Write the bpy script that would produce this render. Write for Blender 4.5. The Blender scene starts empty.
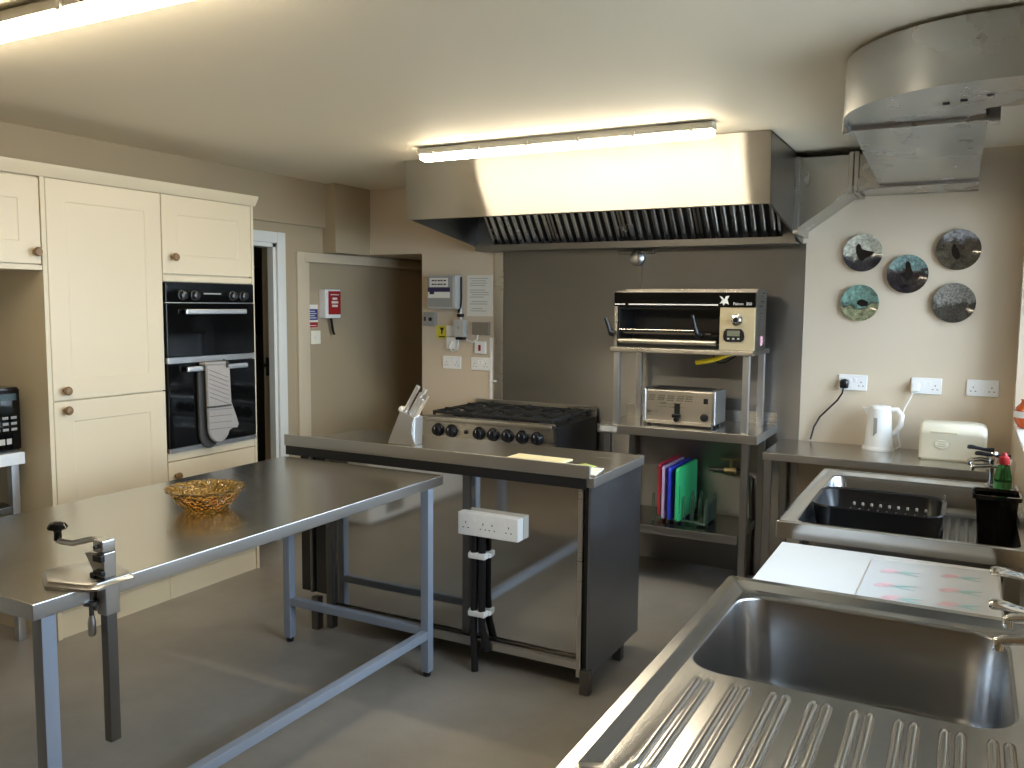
import bpy, bmesh, math, random
from mathutils import Vector, Matrix
random.seed(7)
S = bpy.context.scene
PI = math.pi

# ------------------------------------------------------------------ camera
CAM_H = 1.56
yaw, pitch, roll = -0.490798, -0.0930469, 0.00860905
fw = Vector((math.sin(yaw)*math.cos(pitch), math.cos(yaw)*math.cos(pitch), math.sin(pitch)))
rt = Vector((math.cos(yaw), -math.sin(yaw), 0))
up = rt.cross(fw)
r2 = math.cos(roll)*rt + math.sin(roll)*up
u2 = -math.sin(roll)*rt + math.cos(roll)*up
cd = bpy.data.cameras.new('camera')
cam = bpy.data.objects.new('camera', cd)
S.collection.objects.link(cam)
cd.sensor_width = 36.0
cd.lens = 855.255/1024*36.0
cd.clip_start = 0.05
cam.matrix_world = Matrix(((r2.x, u2.x, -fw.x, 0), (r2.y, u2.y, -fw.y, 0), (r2.z, u2.z, -fw.z, CAM_H), (0, 0, 0, 1)))
S.camera = cam

# ------------------------------------------------------------------ light and exposure
S.view_settings.view_transform = 'Standard'
S.view_settings.look = 'None'
S.view_settings.gamma = 1.0
S.view_settings.use_curve_mapping = False
S.view_settings.exposure = 0.0
TUBE = 47.0
SKY = 18.0
w = bpy.data.worlds.new('sky')
S.world = w
w.use_nodes = True
bg = w.node_tree.nodes['Background']
bg.inputs[0].default_value = (0.66, 0.80, 1.0, 1)
bg.inputs[1].default_value = SKY

def portal(y0, y1, z0, z1, x):
    ld = bpy.data.lights.new('window_portal', 'AREA')
    ld.shape = 'RECTANGLE'
    ld.size = z1-z0
    ld.size_y = y1-y0
    ld.cycles.is_portal = True
    o = bpy.data.objects.new('window_portal', ld)
    S.collection.objects.link(o)
    o.location = (x, (y0+y1)/2, (z0+z1)/2)
    o.rotation_euler = (0, PI/2, 0)
WIN = [(3.25, 4.86, 0.98, 2.08), (1.45, 2.95, 1.06, 2.12)]
XR = 0.212
for (a, b, c, d) in WIN:
    portal(a, b, c, d, XR+0.26)

# ------------------------------------------------------------------ materials
def nmat(name):
    m = bpy.data.materials.new(name)
    m.use_nodes = True
    nt = m.node_tree
    return m, nt, nt.nodes['Principled BSDF']

def srgb(r, g, b):
    f = lambda c: (c/255/12.92) if c <= 10 else ((c/255+0.055)/1.055)**2.4
    return (f(r), f(g), f(b), 1)

def mat(name, col, rough=0.5, metal=0.0, var=0.06, scale=6.0, bump=0.0, bscale=200.0, spec=0.5, coat=0.0):
    m, nt, p = nmat(name)
    L = nt.links.new
    tc = nt.nodes.new('ShaderNodeTexCoord')
    nz = nt.nodes.new('ShaderNodeTexNoise')
    nz.inputs['Scale'].default_value = scale
    nz.inputs['Detail'].default_value = 4
    L(tc.outputs['Object'], nz.inputs['Vector'])
    mx = nt.nodes.new('ShaderNodeMix')
    mx.data_type = 'RGBA'
    c = Vector(col[:3])
    mx.inputs['A'].default_value = (*(c*(1-var)), 1)
    mx.inputs['B'].default_value = (*(c*(1+var)), 1)
    L(nz.outputs['Fac'], mx.inputs['Factor'])
    L(mx.outputs['Result'], p.inputs['Base Color'])
    p.inputs['Roughness'].default_value = rough
    p.inputs['Metallic'].default_value = metal
    p.inputs['Specular IOR Level'].default_value = spec
    p.inputs['Coat Weight'].default_value = coat
    if bump:
        n2 = nt.nodes.new('ShaderNodeTexNoise')
        n2.inputs['Scale'].default_value = bscale
        n2.inputs['Detail'].default_value = 3
        L(tc.outputs['Object'], n2.inputs['Vector'])
        bp = nt.nodes.new('ShaderNodeBump')
        bp.inputs['Strength'].default_value = bump
        bp.inputs['Distance'].default_value = 0.01
        L(n2.outputs['Fac'], bp.inputs['Height'])
        L(bp.outputs['Normal'], p.inputs['Normal'])
    return m

def steel(name, col, rough, aniso=0.0, tangent=(0, 0, 1), grain=(1, 1, 1), var=0.08, rvar=0.06, wave=0.0):
    """brushed sheet: streaked roughness and tone along the grain"""
    m, nt, p = nmat(name)
    L = nt.links.new
    tc = nt.nodes.new('ShaderNodeTexCoord')
    mp = nt.nodes.new('ShaderNodeMapping')
    mp.inputs['Scale'].default_value = grain
    L(tc.outputs['Object'], mp.inputs['Vector'])
    n1 = nt.nodes.new('ShaderNodeTexNoise')
    n1.inputs['Scale'].default_value = 1.0
    n1.inputs['Detail'].default_value = 6
    L(mp.outputs['Vector'], n1.inputs['Vector'])
    n2 = nt.nodes.new('ShaderNodeTexNoise')
    n2.inputs['Scale'].default_value = 5.0
    n2.inputs['Detail'].default_value = 5
    L(tc.outputs['Object'], n2.inputs['Vector'])
    ad = nt.nodes.new('ShaderNodeMath')
    ad.operation = 'MULTIPLY_ADD'
    ad.inputs[1].default_value = 0.5
    L(n1.outputs['Fac'], ad.inputs[0])
    h = nt.nodes.new('ShaderNodeMath')
    h.operation = 'MULTIPLY'
    h.inputs[1].default_value = 0.5
    L(n2.outputs['Fac'], h.inputs[0])
    L(h.outputs[0], ad.inputs[2])
    mx = nt.nodes.new('ShaderNodeMix')
    mx.data_type = 'RGBA'
    c = Vector(col[:3])
    mx.inputs['A'].default_value = (*(c*(1-var)), 1)
    mx.inputs['B'].default_value = (*(c*(1+var)), 1)
    L(ad.outputs[0], mx.inputs['Factor'])
    L(mx.outputs['Result'], p.inputs['Base Color'])
    mr = nt.nodes.new('ShaderNodeMapRange')
    mr.inputs['From Min'].default_value = 0.3
    mr.inputs['From Max'].default_value = 0.7
    mr.inputs['To Min'].default_value = max(0.03, rough-rvar)
    mr.inputs['To Max'].default_value = rough+rvar
    L(ad.outputs[0], mr.inputs['Value'])
    L(mr.outputs['Result'], p.inputs['Roughness'])
    p.inputs['Metallic'].default_value = 1.0
    if aniso:
        p.inputs['Anisotropic'].default_value = aniso
        cx = nt.nodes.new('ShaderNodeCombineXYZ')
        for i in range(3):
            cx.inputs[i].default_value = tangent[i]
        L(cx.outputs[0], p.inputs['Tangent'])
    if wave:
        n3 = nt.nodes.new('ShaderNodeTexNoise')
        n3.inputs['Scale'].default_value = 2.2
        n3.inputs['Detail'].default_value = 1
        L(tc.outputs['Object'], n3.inputs['Vector'])
        bp = nt.nodes.new('ShaderNodeBump')
        bp.inputs['Strength'].default_value = wave
        bp.inputs['Distance'].default_value = 0.02
        L(n3.outputs['Fac'], bp.inputs['Height'])
        L(bp.outputs['Normal'], p.inputs['Normal'])
    return m

def glow(name, col, strength):
    m, nt, p = nmat(name)
    p.inputs['Base Color'].default_value = (0.8, 0.8, 0.8, 1)
    p.inputs['Emission Color'].default_value = (*col, 1)
    p.inputs['Emission Strength'].default_value = strength
    return m

def glass(name, col, rough=0.05, ior=1.45, bump=0.0, bscale=60):
    m, nt, p = nmat(name)
    p.inputs['Base Color'].default_value = (*col[:3], 1)
    p.inputs['Transmission Weight'].default_value = 1.0
    p.inputs['Roughness'].default_value = rough
    p.inputs['IOR'].default_value = ior
    if bump:
        tc = nt.nodes.new('ShaderNodeTexCoord')
        v = nt.nodes.new('ShaderNodeTexVoronoi')
        v.inputs['Scale'].default_value = bscale
        nt.links.new(tc.outputs['Object'], v.inputs['Vector'])
        bp = nt.nodes.new('ShaderNodeBump')
        bp.inputs['Strength'].default_value = bump
        bp.inputs['Distance'].default_value = 0.01
        nt.links.new(v.outputs['Distance'], bp.inputs['Height'])
        nt.links.new(bp.outputs['Normal'], p.inputs['Normal'])
    return m

def pane_mat(name):
    m = bpy.data.materials.new(name)
    m.use_nodes = True
    nt = m.node_tree
    nt.nodes.remove(nt.nodes['Principled BSDF'])
    t = nt.nodes.new('ShaderNodeBsdfTransparent')
    t.inputs[0].default_value = (0.95, 0.97, 0.96, 1)
    g = nt.nodes.new('ShaderNodeBsdfGlossy')
    g.inputs['Roughness'].default_value = 0.02
    f = nt.nodes.new('ShaderNodeFresnel')
    f.inputs[0].default_value = 1.3
    mx = nt.nodes.new('ShaderNodeMixShader')
    nt.links.new(f.outputs[0], mx.inputs[0])
    nt.links.new(t.outputs[0], mx.inputs[1])
    nt.links.new(g.outputs[0], mx.inputs[2])
    nt.links.new(mx.outputs[0], nt.nodes['Material Output'].inputs[0])
    return m

def floor_mat():
    m, nt, p = nmat('vinyl_floor')
    L = nt.links.new
    tc = nt.nodes.new('ShaderNodeTexCoord')
    a = nt.nodes.new('ShaderNodeTexNoise')
    a.inputs['Scale'].default_value = 1.6
    a.inputs['Detail'].default_value = 6
    a.inputs['Roughness'].default_value = 0.65
    L(tc.outputs['Object'], a.inputs['Vector'])
    b = nt.nodes.new('ShaderNodeTexNoise')
    b.inputs['Scale'].default_value = 260
    L(tc.outputs['Object'], b.inputs['Vector'])
    cr = nt.nodes.new('ShaderNodeValToRGB')
    cr.color_ramp.elements[0].position = 0.32
    cr.color_ramp.elements[0].color = srgb(132, 126, 117)
    cr.color_ramp.elements[1].position = 0.68
    cr.color_ramp.elements[1].color = srgb(158, 151, 141)
    L(a.outputs['Fac'], cr.inputs[0])
    mx = nt.nodes.new('ShaderNodeMix')
    mx.data_type = 'RGBA'
    mx.blend_type = 'OVERLAY'
    mx.inputs['Factor'].default_value = 0.25
    L(cr.outputs[0], mx.inputs['A'])
    L(b.outputs['Fac'], mx.inputs['B'])
    L(mx.outputs['Result'], p.inputs['Base Color'])
    mr = nt.nodes.new('ShaderNodeMapRange')
    mr.inputs['From Min'].default_value = 0.3
    mr.inputs['From Max'].default_value = 0.7
    mr.inputs['To Min'].default_value = 0.38
    mr.inputs['To Max'].default_value = 0.5
    L(a.outputs['Fac'], mr.inputs['Value'])
    L(mr.outputs['Result'], p.inputs['Roughness'])
    return m

def plate_mat(name, skyc, midc, landc, horizon, seed, grain=5.0):
    """printed landscape on a collector's plate (object z is up on the plate)"""
    m, nt, p = nmat(name)
    L = nt.links.new
    tc = nt.nodes.new('ShaderNodeTexCoord')
    sp = nt.nodes.new('ShaderNodeSeparateXYZ')
    L(tc.outputs['Object'], sp.inputs[0])
    nz = nt.nodes.new('ShaderNodeTexNoise')
    nz.noise_dimensions = '4D'
    nz.inputs['W'].default_value = seed
    nz.inputs['Scale'].default_value = grain*4
    nz.inputs['Detail'].default_value = 6
    L(tc.outputs['Object'], nz.inputs['Vector'])
    ma = nt.nodes.new('ShaderNodeMath')
    ma.operation = 'MULTIPLY_ADD'
    ma.inputs[1].default_value = 0.16
    L(nz.outputs['Fac'], ma.inputs[0])
    L(sp.outputs['Z'], ma.inputs[2])
    cr = nt.nodes.new('ShaderNodeValToRGB')
    e = cr.color_ramp.elements
    e[0].position = 0.0
    e[0].color = landc
    e[1].position = 1.0
    e[1].color = skyc
    k = cr.color_ramp.elements.new(max(0.05, horizon-0.08))
    k.color = landc
    k = cr.color_ramp.elements.new(horizon)
    k.color = midc
    k = cr.color_ramp.elements.new(min(0.95, horizon+0.07))
    k.color = skyc
    mr = nt.nodes.new('ShaderNodeMapRange')
    mr.inputs['From Min'].default_value = -0.02
    mr.inputs['From Max'].default_value = 0.18
    L(ma.outputs[0], mr.inputs['Value'])
    L(mr.outputs['Result'], cr.inputs[0])
    n2 = nt.nodes.new('ShaderNodeTexNoise')
    n2.noise_dimensions = '4D'
    n2.inputs['W'].default_value = seed+3
    n2.inputs['Scale'].default_value = grain*11
    n2.inputs['Roughness'].default_value = 0.7
    n2.inputs['Detail'].default_value = 5
    L(tc.outputs['Object'], n2.inputs['Vector'])
    mx = nt.nodes.new('ShaderNodeMix')
    mx.data_type = 'RGBA'
    mx.blend_type = 'OVERLAY'
    mx.inputs['Factor'].default_value = 0.7
    L(cr.outputs[0], mx.inputs['A'])
    ct = nt.nodes.new('ShaderNodeMapRange')
    ct.inputs['From Min'].default_value = 0.32
    ct.inputs['From Max'].default_value = 0.68
    L(n2.outputs['Fac'], ct.inputs['Value'])
    L(ct.outputs['Result'], mx.inputs['B'])
    L(mx.outputs['Result'], p.inputs['Base Color'])
    p.inputs['Roughness'].default_value = 0.10
    p.inputs['Coat Weight'].default_value = 0.5
    return m

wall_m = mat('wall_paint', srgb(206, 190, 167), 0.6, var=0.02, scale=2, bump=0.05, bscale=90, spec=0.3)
wall_shade_m = mat('shade_darkened_wall_paint', srgb(172, 155, 127), 0.6, var=0.02, scale=2, bump=0.05, bscale=90, spec=0.3)  # same wall paint, darkened to carry the dimmer light on the left
ceil_m = mat('ceiling_paint', srgb(240, 230, 209), 0.6, var=0.02, scale=1.5, spec=0.3)
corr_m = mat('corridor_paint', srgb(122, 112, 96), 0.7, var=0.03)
white_gloss = mat('white_gloss_paint', srgb(226, 224, 216), 0.3, var=0.02)
frame_m = mat('door_frame_paint', srgb(206, 190, 162), 0.4, var=0.02)
floor_m = floor_mat()
cream = mat('cream_door_paint', srgb(224, 208, 178), 0.38, var=0.015, scale=3)
cream_in = mat('cream_carcass', srgb(222, 208, 178), 0.45, var=0.02, scale=3)
wood_knob = mat('wooden_knob', srgb(128, 98, 62), 0.4, var=0.25, scale=40)
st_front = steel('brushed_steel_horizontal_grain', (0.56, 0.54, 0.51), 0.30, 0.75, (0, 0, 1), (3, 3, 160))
st_hood = steel('hood_brushed_steel', (0.52, 0.50, 0.465), 0.36, 0.9, (0, 0, 1), (3, 3, 160), var=0.05, rvar=0.03)
st_hood_side = steel('hood_side_steel', (0.30, 0.29, 0.27), 0.35, 0.5, (0, 0, 1), (3, 3, 120))
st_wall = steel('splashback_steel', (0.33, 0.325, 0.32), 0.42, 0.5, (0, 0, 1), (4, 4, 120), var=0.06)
def sharp_steel(m, rough, aniso, col):
    """swap in a grain-direction gloss without long tails"""
    nt = m.node_tree
    p = nt.nodes['Principled BSDF']
    g = nt.nodes.new('ShaderNodeBsdfAnisotropic')
    g.distribution = 'BECKMANN'
    g.inputs['Roughness'].default_value = rough
    g.inputs['Anisotropy'].default_value = aniso
    cx = nt.nodes.new('ShaderNodeCombineXYZ')
    cx.inputs[0].default_value = 1.0
    nt.links.new(cx.outputs[0], g.inputs['Tangent'])
    nt.links.new(p.inputs['Base Color'].links[0].from_socket, g.inputs['Color'])
    nt.links.new(g.outputs[0], nt.nodes['Material Output'].inputs['Surface'])
    return m
sharp_steel(st_hood, 0.36, 0.82, None)
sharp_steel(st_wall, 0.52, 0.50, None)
st_mirror = steel('mirror_steel_panel', (0.60, 0.575, 0.53), 0.07, 0.0, rvar=0.02, wave=0.02, var=0.04)
st_side = steel('sky_tinted_steel_panel', (0.27, 0.295, 0.34), 0.34, 0.3, (0, 0, 1), (3, 3, 80))  # bluish tint stands in for window light reflected by the panel
st_top = steel('worktop_steel', (0.50, 0.485, 0.45), 0.22, 0.35, (1, 0, 0), (70, 3, 3), rvar=0.03)
st_topx = steel('worktop_steel_long_grain', (0.54, 0.525, 0.49), 0.25, 0.4, (0, 1, 0), (3, 70, 3), rvar=0.03)
st_sink = steel('sink_steel', (0.60, 0.605, 0.61), 0.20, 0.0, rvar=0.02, var=0.03)
st_bowl = steel('sink_bowl_steel', (0.36, 0.36, 0.36), 0.25, 0.0, rvar=0.015, var=0.03)
st_leg = steel('steel_tube', (0.66, 0.67, 0.69), 0.36, 0.0, rvar=0.05)
st_sky_tint = mat('sky_tinted_tube', srgb(158, 168, 184), 0.4, metal=0.25, var=0.04)  # blue of the daylight on the tubes mixed into their colour
st_handle = steel('satin_handle_steel', (0.82, 0.81, 0.79), 0.35, rvar=0.03)
st_grey = steel('dull_steel_tube', (0.42, 0.42, 0.415), 0.36, rvar=0.04)
st_shelf_shade = steel('shade_darkened_shelf_steel', (0.28, 0.275, 0.265), 0.25, rvar=0.03)  # shade below the bench top is put into this darker steel
st_edge = steel('folded_steel_edge', (0.58, 0.575, 0.56), 0.34, rvar=0.03)
st_dark_mirror = steel('dark_polished_steel', (0.10, 0.10, 0.10), 0.12, rvar=0.03)
st_dark = steel('dark_steel', (0.20, 0.195, 0.185), 0.38)
galv = steel('galvanised_duct', (0.46, 0.465, 0.47), 0.27, 0.0, var=0.12, rvar=0.03)
alu = steel('cast_aluminium', (0.62, 0.61, 0.59), 0.33)
chrome = steel('chrome_metal', (0.80, 0.80, 0.80), 0.08, rvar=0.02, var=0.02)
filter_m = steel('grease_filter_steel', (0.62, 0.61, 0.60), 0.26)
black_gloss = mat('black_glass', (0.003, 0.003, 0.003, 1), 0.06, var=0.0, spec=0.4)
black_mat = mat('black_enamel', (0.010, 0.010, 0.010, 1), 0.4, var=0.2)
black_iron = mat('cast_iron', (0.012, 0.012, 0.012, 1), 0.6, var=0.3, scale=60)
black_plastic = mat('black_plastic', (0.008, 0.008, 0.010, 1), 0.32, var=0.1)
white_plastic = mat('white_plastic', srgb(232, 231, 228), 0.3, var=0.015)
white_top = mat('white_laminate', srgb(236, 238, 238), 0.35, var=0.01)
cream_enamel = mat('cream_enamel', srgb(236, 230, 208), 0.3, var=0.02)
grey_plastic = mat('grey_plastic', srgb(150, 148, 142), 0.4, var=0.03)
lightgrey_plastic = mat('light_grey_plastic', srgb(186, 184, 176), 0.4, var=0.02)
ink = mat('dark_ink', (0.02, 0.02, 0.022, 1), 0.6, var=0.05)
purple_m = mat('purple_print', srgb(50, 38, 78), 0.4)
yellow_m = mat('yellow_sticker', srgb(214, 200, 60), 0.5)
paper_m = mat('paper', srgb(224, 220, 210), 0.7, var=0.02)
red_m = mat('red_print', srgb(160, 34, 34), 0.45)
blue_sign = mat('blue_print', srgb(34, 48, 124), 0.45)
red_board = mat('red_polyethylene', srgb(236, 66, 98), 0.45, var=0.05)
lilac_board = mat('lilac_polyethylene', srgb(214, 188, 232), 0.45, var=0.05)
blue_board = mat('blue_polyethylene', srgb(58, 74, 226), 0.4, var=0.05)
green_board = mat('green_polyethylene', srgb(62, 206, 132), 0.45, var=0.05)
yellow_hose = mat('yellow_gas_hose', srgb(214, 176, 30), 0.4, var=0.1)
brass = steel('brass_fitting', (0.45, 0.36, 0.2), 0.35)
fabric_l = mat('quilted_grey_cotton', srgb(158, 151, 145), 0.85, var=0.08, scale=60, bump=0.2, bscale=400)
fabric_d = mat('charcoal_cotton', srgb(74, 72, 70), 0.9, var=0.1, scale=60, bump=0.2, bscale=400)
amber = glass('amber_pressed_glass', (0.98, 0.60, 0.14), 0.06, 1.5, 0.9, 70)
clear_glass = glass('green_tinted_glass', (0.62, 0.78, 0.68), 0.05, 1.45)
bottle_green = glass('green_bottle_plastic', (0.10, 0.55, 0.18), 0.1, 1.4)
pane_m = pane_mat('window_glass')
orange_glaze = mat('orange_glaze', srgb(206, 92, 44), 0.15, var=0.35, scale=25)
pink_print = mat('pink_flower_print', srgb(238, 204, 214), 0.4, var=0.12, scale=60)
teal_print = mat('teal_leaf_print', srgb(150, 200, 200), 0.4, var=0.12, scale=60)
mat_print = mat('pale_glass_board', srgb(226, 231, 236), 0.2, var=0.015)
lcd = mat('grey_display', srgb(120, 122, 104), 0.2)
tube_glow = glow('lit_diffuser', (1.0, 0.86, 0.63), TUBE)

# ------------------------------------------------------------------ mesh helpers
class MB:
    def __init__(self):
        self.bm = bmesh.new()
        self.bev = False
    def _mi(self, faces, mi):
        for f in faces:
            f.material_index = mi
    def box(self, x0, x1, y0, y1, z0, z1, b=0.0, mi=0, seg=2):
        bm = self.bm
        v = [bm.verts.new((x, y, z)) for x in (x0, x1) for y in (y0, y1) for z in (z0, z1)]
        idx = [(0, 1, 3, 2), (4, 6, 7, 5), (0, 4, 5, 1), (2, 3, 7, 6), (0, 2, 6, 4), (1, 5, 7, 3)]
        fs = [bm.faces.new([v[i] for i in q]) for q in idx]
        self._mi(fs, mi)
        if b > 0:
            self.bev = True
            es = list({e for f in fs for e in f.edges})
            r = bmesh.ops.bevel(bm, geom=es, offset=b, segments=seg, profile=0.5, affect='EDGES')
            self._mi(r['faces'], mi)
        return self
    def obox(self, c, size, rot, b=0.0, mi=0):
        """box centred at c, rotated by euler rot"""
        t = MB()
        sx, sy, sz = size
        t.box(-sx/2, sx/2, -sy/2, sy/2, -sz/2, sz/2, b, mi)
        from mathutils import Euler
        M = Matrix.Translation(c) @ Euler(rot).to_matrix().to_4x4()
        return self.merge(t, M)
    def merge(self, t, M=Matrix()):
        vm = {v: self.bm.verts.new(M @ v.co) for v in t.bm.verts}
        for f in t.bm.faces:
            n = self.bm.faces.new([vm[v] for v in f.verts])
            n.material_index = f.material_index
        self.bev = self.bev or t.bev
        t.bm.free()
        return self
    def loops(self, loops, close=True, cap0=True, cap1=True, mi=0):
        bm = self.bm
        L = [[bm.verts.new(p) for p in lp] for lp in loops]
        n = len(L[0])
        fs = []
        for a, b in zip(L, L[1:]):
            for i in range(n if close else n-1):
                j = (i+1) % n
                fs.append(bm.faces.new((a[i], a[j], b[j], b[i])))
        if cap0:
            fs.append(bm.faces.new(list(reversed(L[0]))))
        if cap1:
            fs.append(bm.faces.new(L[-1]))
        self._mi(fs, mi)
        return self
    def tube(self, pts, r, seg=10, mi=0, r1=None):
        pts = [Vector(p) for p in pts]
        n = len(pts)
        lps = []
        prev = None
        for i, p in enumerate(pts):
            d = (pts[min(i+1, n-1)]-pts[max(i-1, 0)]).normalized()
            if prev is None:
                a = d.orthogonal().normalized()
            else:
                a = (prev - d*prev.dot(d)).normalized()
            prev = a
            b = d.cross(a)
            rr = r if r1 is None else r+(r1-r)*i/(n-1)
            lps.append([p+rr*(math.cos(t)*a+math.sin(t)*b) for t in [2*PI*k/seg for k in range(seg)]])
        return self.loops(lps, mi=mi)
    def cyl(self, p0, p1, r0, r1=None, seg=20, mi=0):
        return self.tube([p0, p1], r0, seg, mi, r1)
    def lathe(self, prof, c=(0, 0, 0), seg=32, mi=0, axis='z', cap0=True, cap1=True, fn=None):
        lps = []
        for (r, h) in prof:
            lp = []
            for k in range(seg):
                t = 2*PI*k/seg
                rr = r*(fn(t, r, h) if fn else 1)
                x, y = rr*math.cos(t), rr*math.sin(t)
                if axis == 'z':
                    q = (x, y, h)
                elif axis == 'y':
                    q = (x, -h, y)
                else:
                    q = (h, x, y)
                lp.append((q[0]+c[0], q[1]+c[1], q[2]+c[2]))
            lps.append(lp)
        return self.loops(lps, cap0=cap0, cap1=cap1, mi=mi)
    def prism(self, poly, vec, mi=0, b=0.0):
        vec = Vector(vec)
        bm = self.bm
        A = [bm.verts.new(p) for p in poly]
        B = [bm.verts.new(Vector(p)+vec) for p in poly]
        n = len(A)
        fs = [bm.faces.new(list(reversed(A))), bm.faces.new(B)]
        for i in range(n):
            j = (i+1) % n
            fs.append(bm.faces.new((A[i], A[j], B[j], B[i])))
        self._mi(fs, mi)
        if b:
            self.bev = True
            es = list({e for f in fs for e in f.edges})
            r = bmesh.ops.bevel(bm, geom=es, offset=b, segments=2, profile=0.5, affect='EDGES')
            self._mi(r['faces'], mi)
        return self
    def build(self, name, mats, parent=None, angle=35, loc=None, sides=None):
        bm = self.bm
        bmesh.ops.recalc_face_normals(bm, faces=bm.faces)
        if sides:
            for f in bm.faces:
                f.material_index = 1 if abs(f.normal.z) < 0.5 else 0
            mats = [mats, sides]
        base = Vector(ROOT[parent.name]) if parent else (Vector(loc) if loc else None)
        if base is None:
            xs = [v.co for v in bm.verts]
            base = Vector(((min(v.x for v in xs)+max(v.x for v in xs))/2, (min(v.y for v in xs)+max(v.y for v in xs))/2, min(v.z for v in xs)))
        bmesh.ops.translate(bm, verts=bm.verts, vec=-base)
        me = bpy.data.meshes.new(name)
        bm.to_mesh(me)
        bm.free()
        for m in (mats if isinstance(mats, (list, tuple)) else [mats]):
            me.materials.append(m)
        me.polygons.foreach_set('use_smooth', [True]*len(me.polygons))
        me.set_sharp_from_angle(angle=math.radians(angle))
        o = bpy.data.objects.new(name, me)
        S.collection.objects.link(o)
        if self.bev:
            wn = o.modifiers.new('weighted_normals', 'WEIGHTED_NORMAL')
            wn.keep_sharp = True
        if parent:
            o.parent = parent
            ROOT[o.name] = tuple(base)
        else:
            o.location = base
            ROOT[o.name] = tuple(base)
        return o

ROOT = {}
def thing(name, label, cat, loc, group=None):
    o = bpy.data.objects.new(name, None)
    o.empty_display_size = 0.05
    S.collection.objects.link(o)
    o.location = loc
    ROOT[o.name] = tuple(loc)
    o['label'] = label
    o['category'] = cat
    if group:
        o['group'] = group
    return o
def tag(o, label, cat, group=None):
    o['label'] = label
    o['category'] = cat
    if group:
        o['group'] = group
    return o
def struct(name, mb, m, angle=35):
    o = mb.build(name, m, None, angle)
    o['kind'] = 'structure'
    return o
def sroot(name, loc):
    o = bpy.data.objects.new(name, None)
    S.collection.objects.link(o)
    o.location = loc
    ROOT[o.name] = tuple(loc)
    o['kind'] = 'structure'
    return o
def dup(root, loc, label=None):
    r = root.copy()
    S.collection.objects.link(r)
    r.location = loc
    if label:
        r['label'] = label
    ROOT[r.name] = tuple(loc)
    for ch in root.children:
        c = ch.copy()
        S.collection.objects.link(c)
        c.parent = r
        for g in ch.children:
            d = g.copy()
            S.collection.objects.link(d)
            d.parent = c
    return r
def text(parent, body, size, loc, rot, m, name='lettering', ext=0.0003):
    cu = bpy.data.curves.new(name, 'FONT')
    cu.body = body
    cu.size = size
    cu.extrude = ext
    cu.align_x = 'LEFT'
    cu.materials.append(m)
    tmp = bpy.data.objects.new(name, cu)
    me = bpy.data.meshes.new_from_object(tmp)
    me.materials.clear()
    me.materials.append(m)
    bpy.data.objects.remove(tmp)
    o = bpy.data.objects.new(name, me)
    S.collection.objects.link(o)
    o.parent = parent
    o.location = Vector(loc)-Vector(ROOT[parent.name])
    o.rotation_euler = rot
    return o
def rr(x0, x1, y0, y1, r, z, n=6):
    r = max(min(r, (x1-x0)/2-1e-4, (y1-y0)/2-1e-4), 1e-4)
    out = []
    for cx, cy, a0 in ((x1-r, y1-r, 0), (x0+r, y1-r, PI/2), (x0+r, y0+r, PI), (x1-r, y0+r, 1.5*PI)):
        for k in range(n+1):
            a = a0+PI/2*k/n
            out.append((cx+r*math.cos(a), cy+r*math.sin(a), z))
    return out
FRONT = (PI/2, 0, 0)            # text on a face that looks towards -y

# ================================================================== SETTING
ZC = 2.365
XL = -3.95
YB = 5.0
struct('floor', MB().box(-6.2, 0.6, -2.0, 7.2, -0.1, 0.0), floor_m)
struct('ceiling', MB().box(-4.4, 0.6, -2.0, YB+0.15, ZC, ZC+0.1), ceil_m)
# right wall with its windows and the door behind the viewpoint
WT = 0.25
mb = MB()
def hole_wall(mb, openings, y0, y1, z0, z1, x0, x1):
    ys = y0
    for (a, b, c, d) in sorted(openings):
        mb.box(x0, x1, ys, a, z0, z1)
        if c > z0:
            mb.box(x0, x1, a, b, z0, c)
        mb.box(x0, x1, a, b, d, z1)
        ys = b
    mb.box(x0, x1, ys, y1, z0, z1)
hole_wall(mb, WIN, -2.0, YB+0.15, 0, ZC, XR, XR+WT)
struct('wall_right', mb, wall_m)
struct('wall_back', MB().box(-3.391, XR+WT, YB, YB+0.15, 0, ZC).box(-4.2, -3.391, YB, YB+0.15, 1.905, ZC), wall_m)
struct('wall_rear', MB().box(-4.4, 0.6, -2.15, -2.0, 0, ZC), wall_m)
# left wall: low niche wall behind the units, upper bulkhead, doorway, recess
DY0, DY1, DZ = 3.68, 4.165, 1.94
mb = MB()
mb.box(-4.22, XL, 3.642, DY0, 0, ZC)
mb.box(-4.07, XL, DY0, DY1, DZ, ZC)
mb.box(-4.07, XL, DY1, 4.40, 0, ZC)
mb.box(-4.22, XL, 4.40, 6.3, 1.87, ZC)
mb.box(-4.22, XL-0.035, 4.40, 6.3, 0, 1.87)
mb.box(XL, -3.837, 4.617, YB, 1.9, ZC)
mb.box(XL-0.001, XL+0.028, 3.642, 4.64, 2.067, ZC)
struct('wall_left', mb, wall_shade_m)
struct('wall_left_niche', MB().box(-4.36, -4.22, -2.0, 3.70, 0, ZC), wall_shade_m)
struct('wall_left_upper', MB().box(-4.22, XL+0.028, -2.0, 3.642, 2.165, ZC), wall_shade_m)
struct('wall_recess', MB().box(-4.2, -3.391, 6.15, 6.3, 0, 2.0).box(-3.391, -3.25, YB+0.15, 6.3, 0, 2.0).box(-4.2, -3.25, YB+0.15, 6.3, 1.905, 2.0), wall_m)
# frame of the boarded doorway in the recess
struct('trim_1', MB().box(XL-0.03, XL+0.018, 4.345, 4.42, 0, 1.895, 0.006).box(XL-0.035, XL-0.005, 4.42, 4.485, 0, 1.83, 0.004)
       .box(XL-0.03, XL+0.018, 4.42, 6.15, 1.83, 1.895, 0.006), frame_m)
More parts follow.
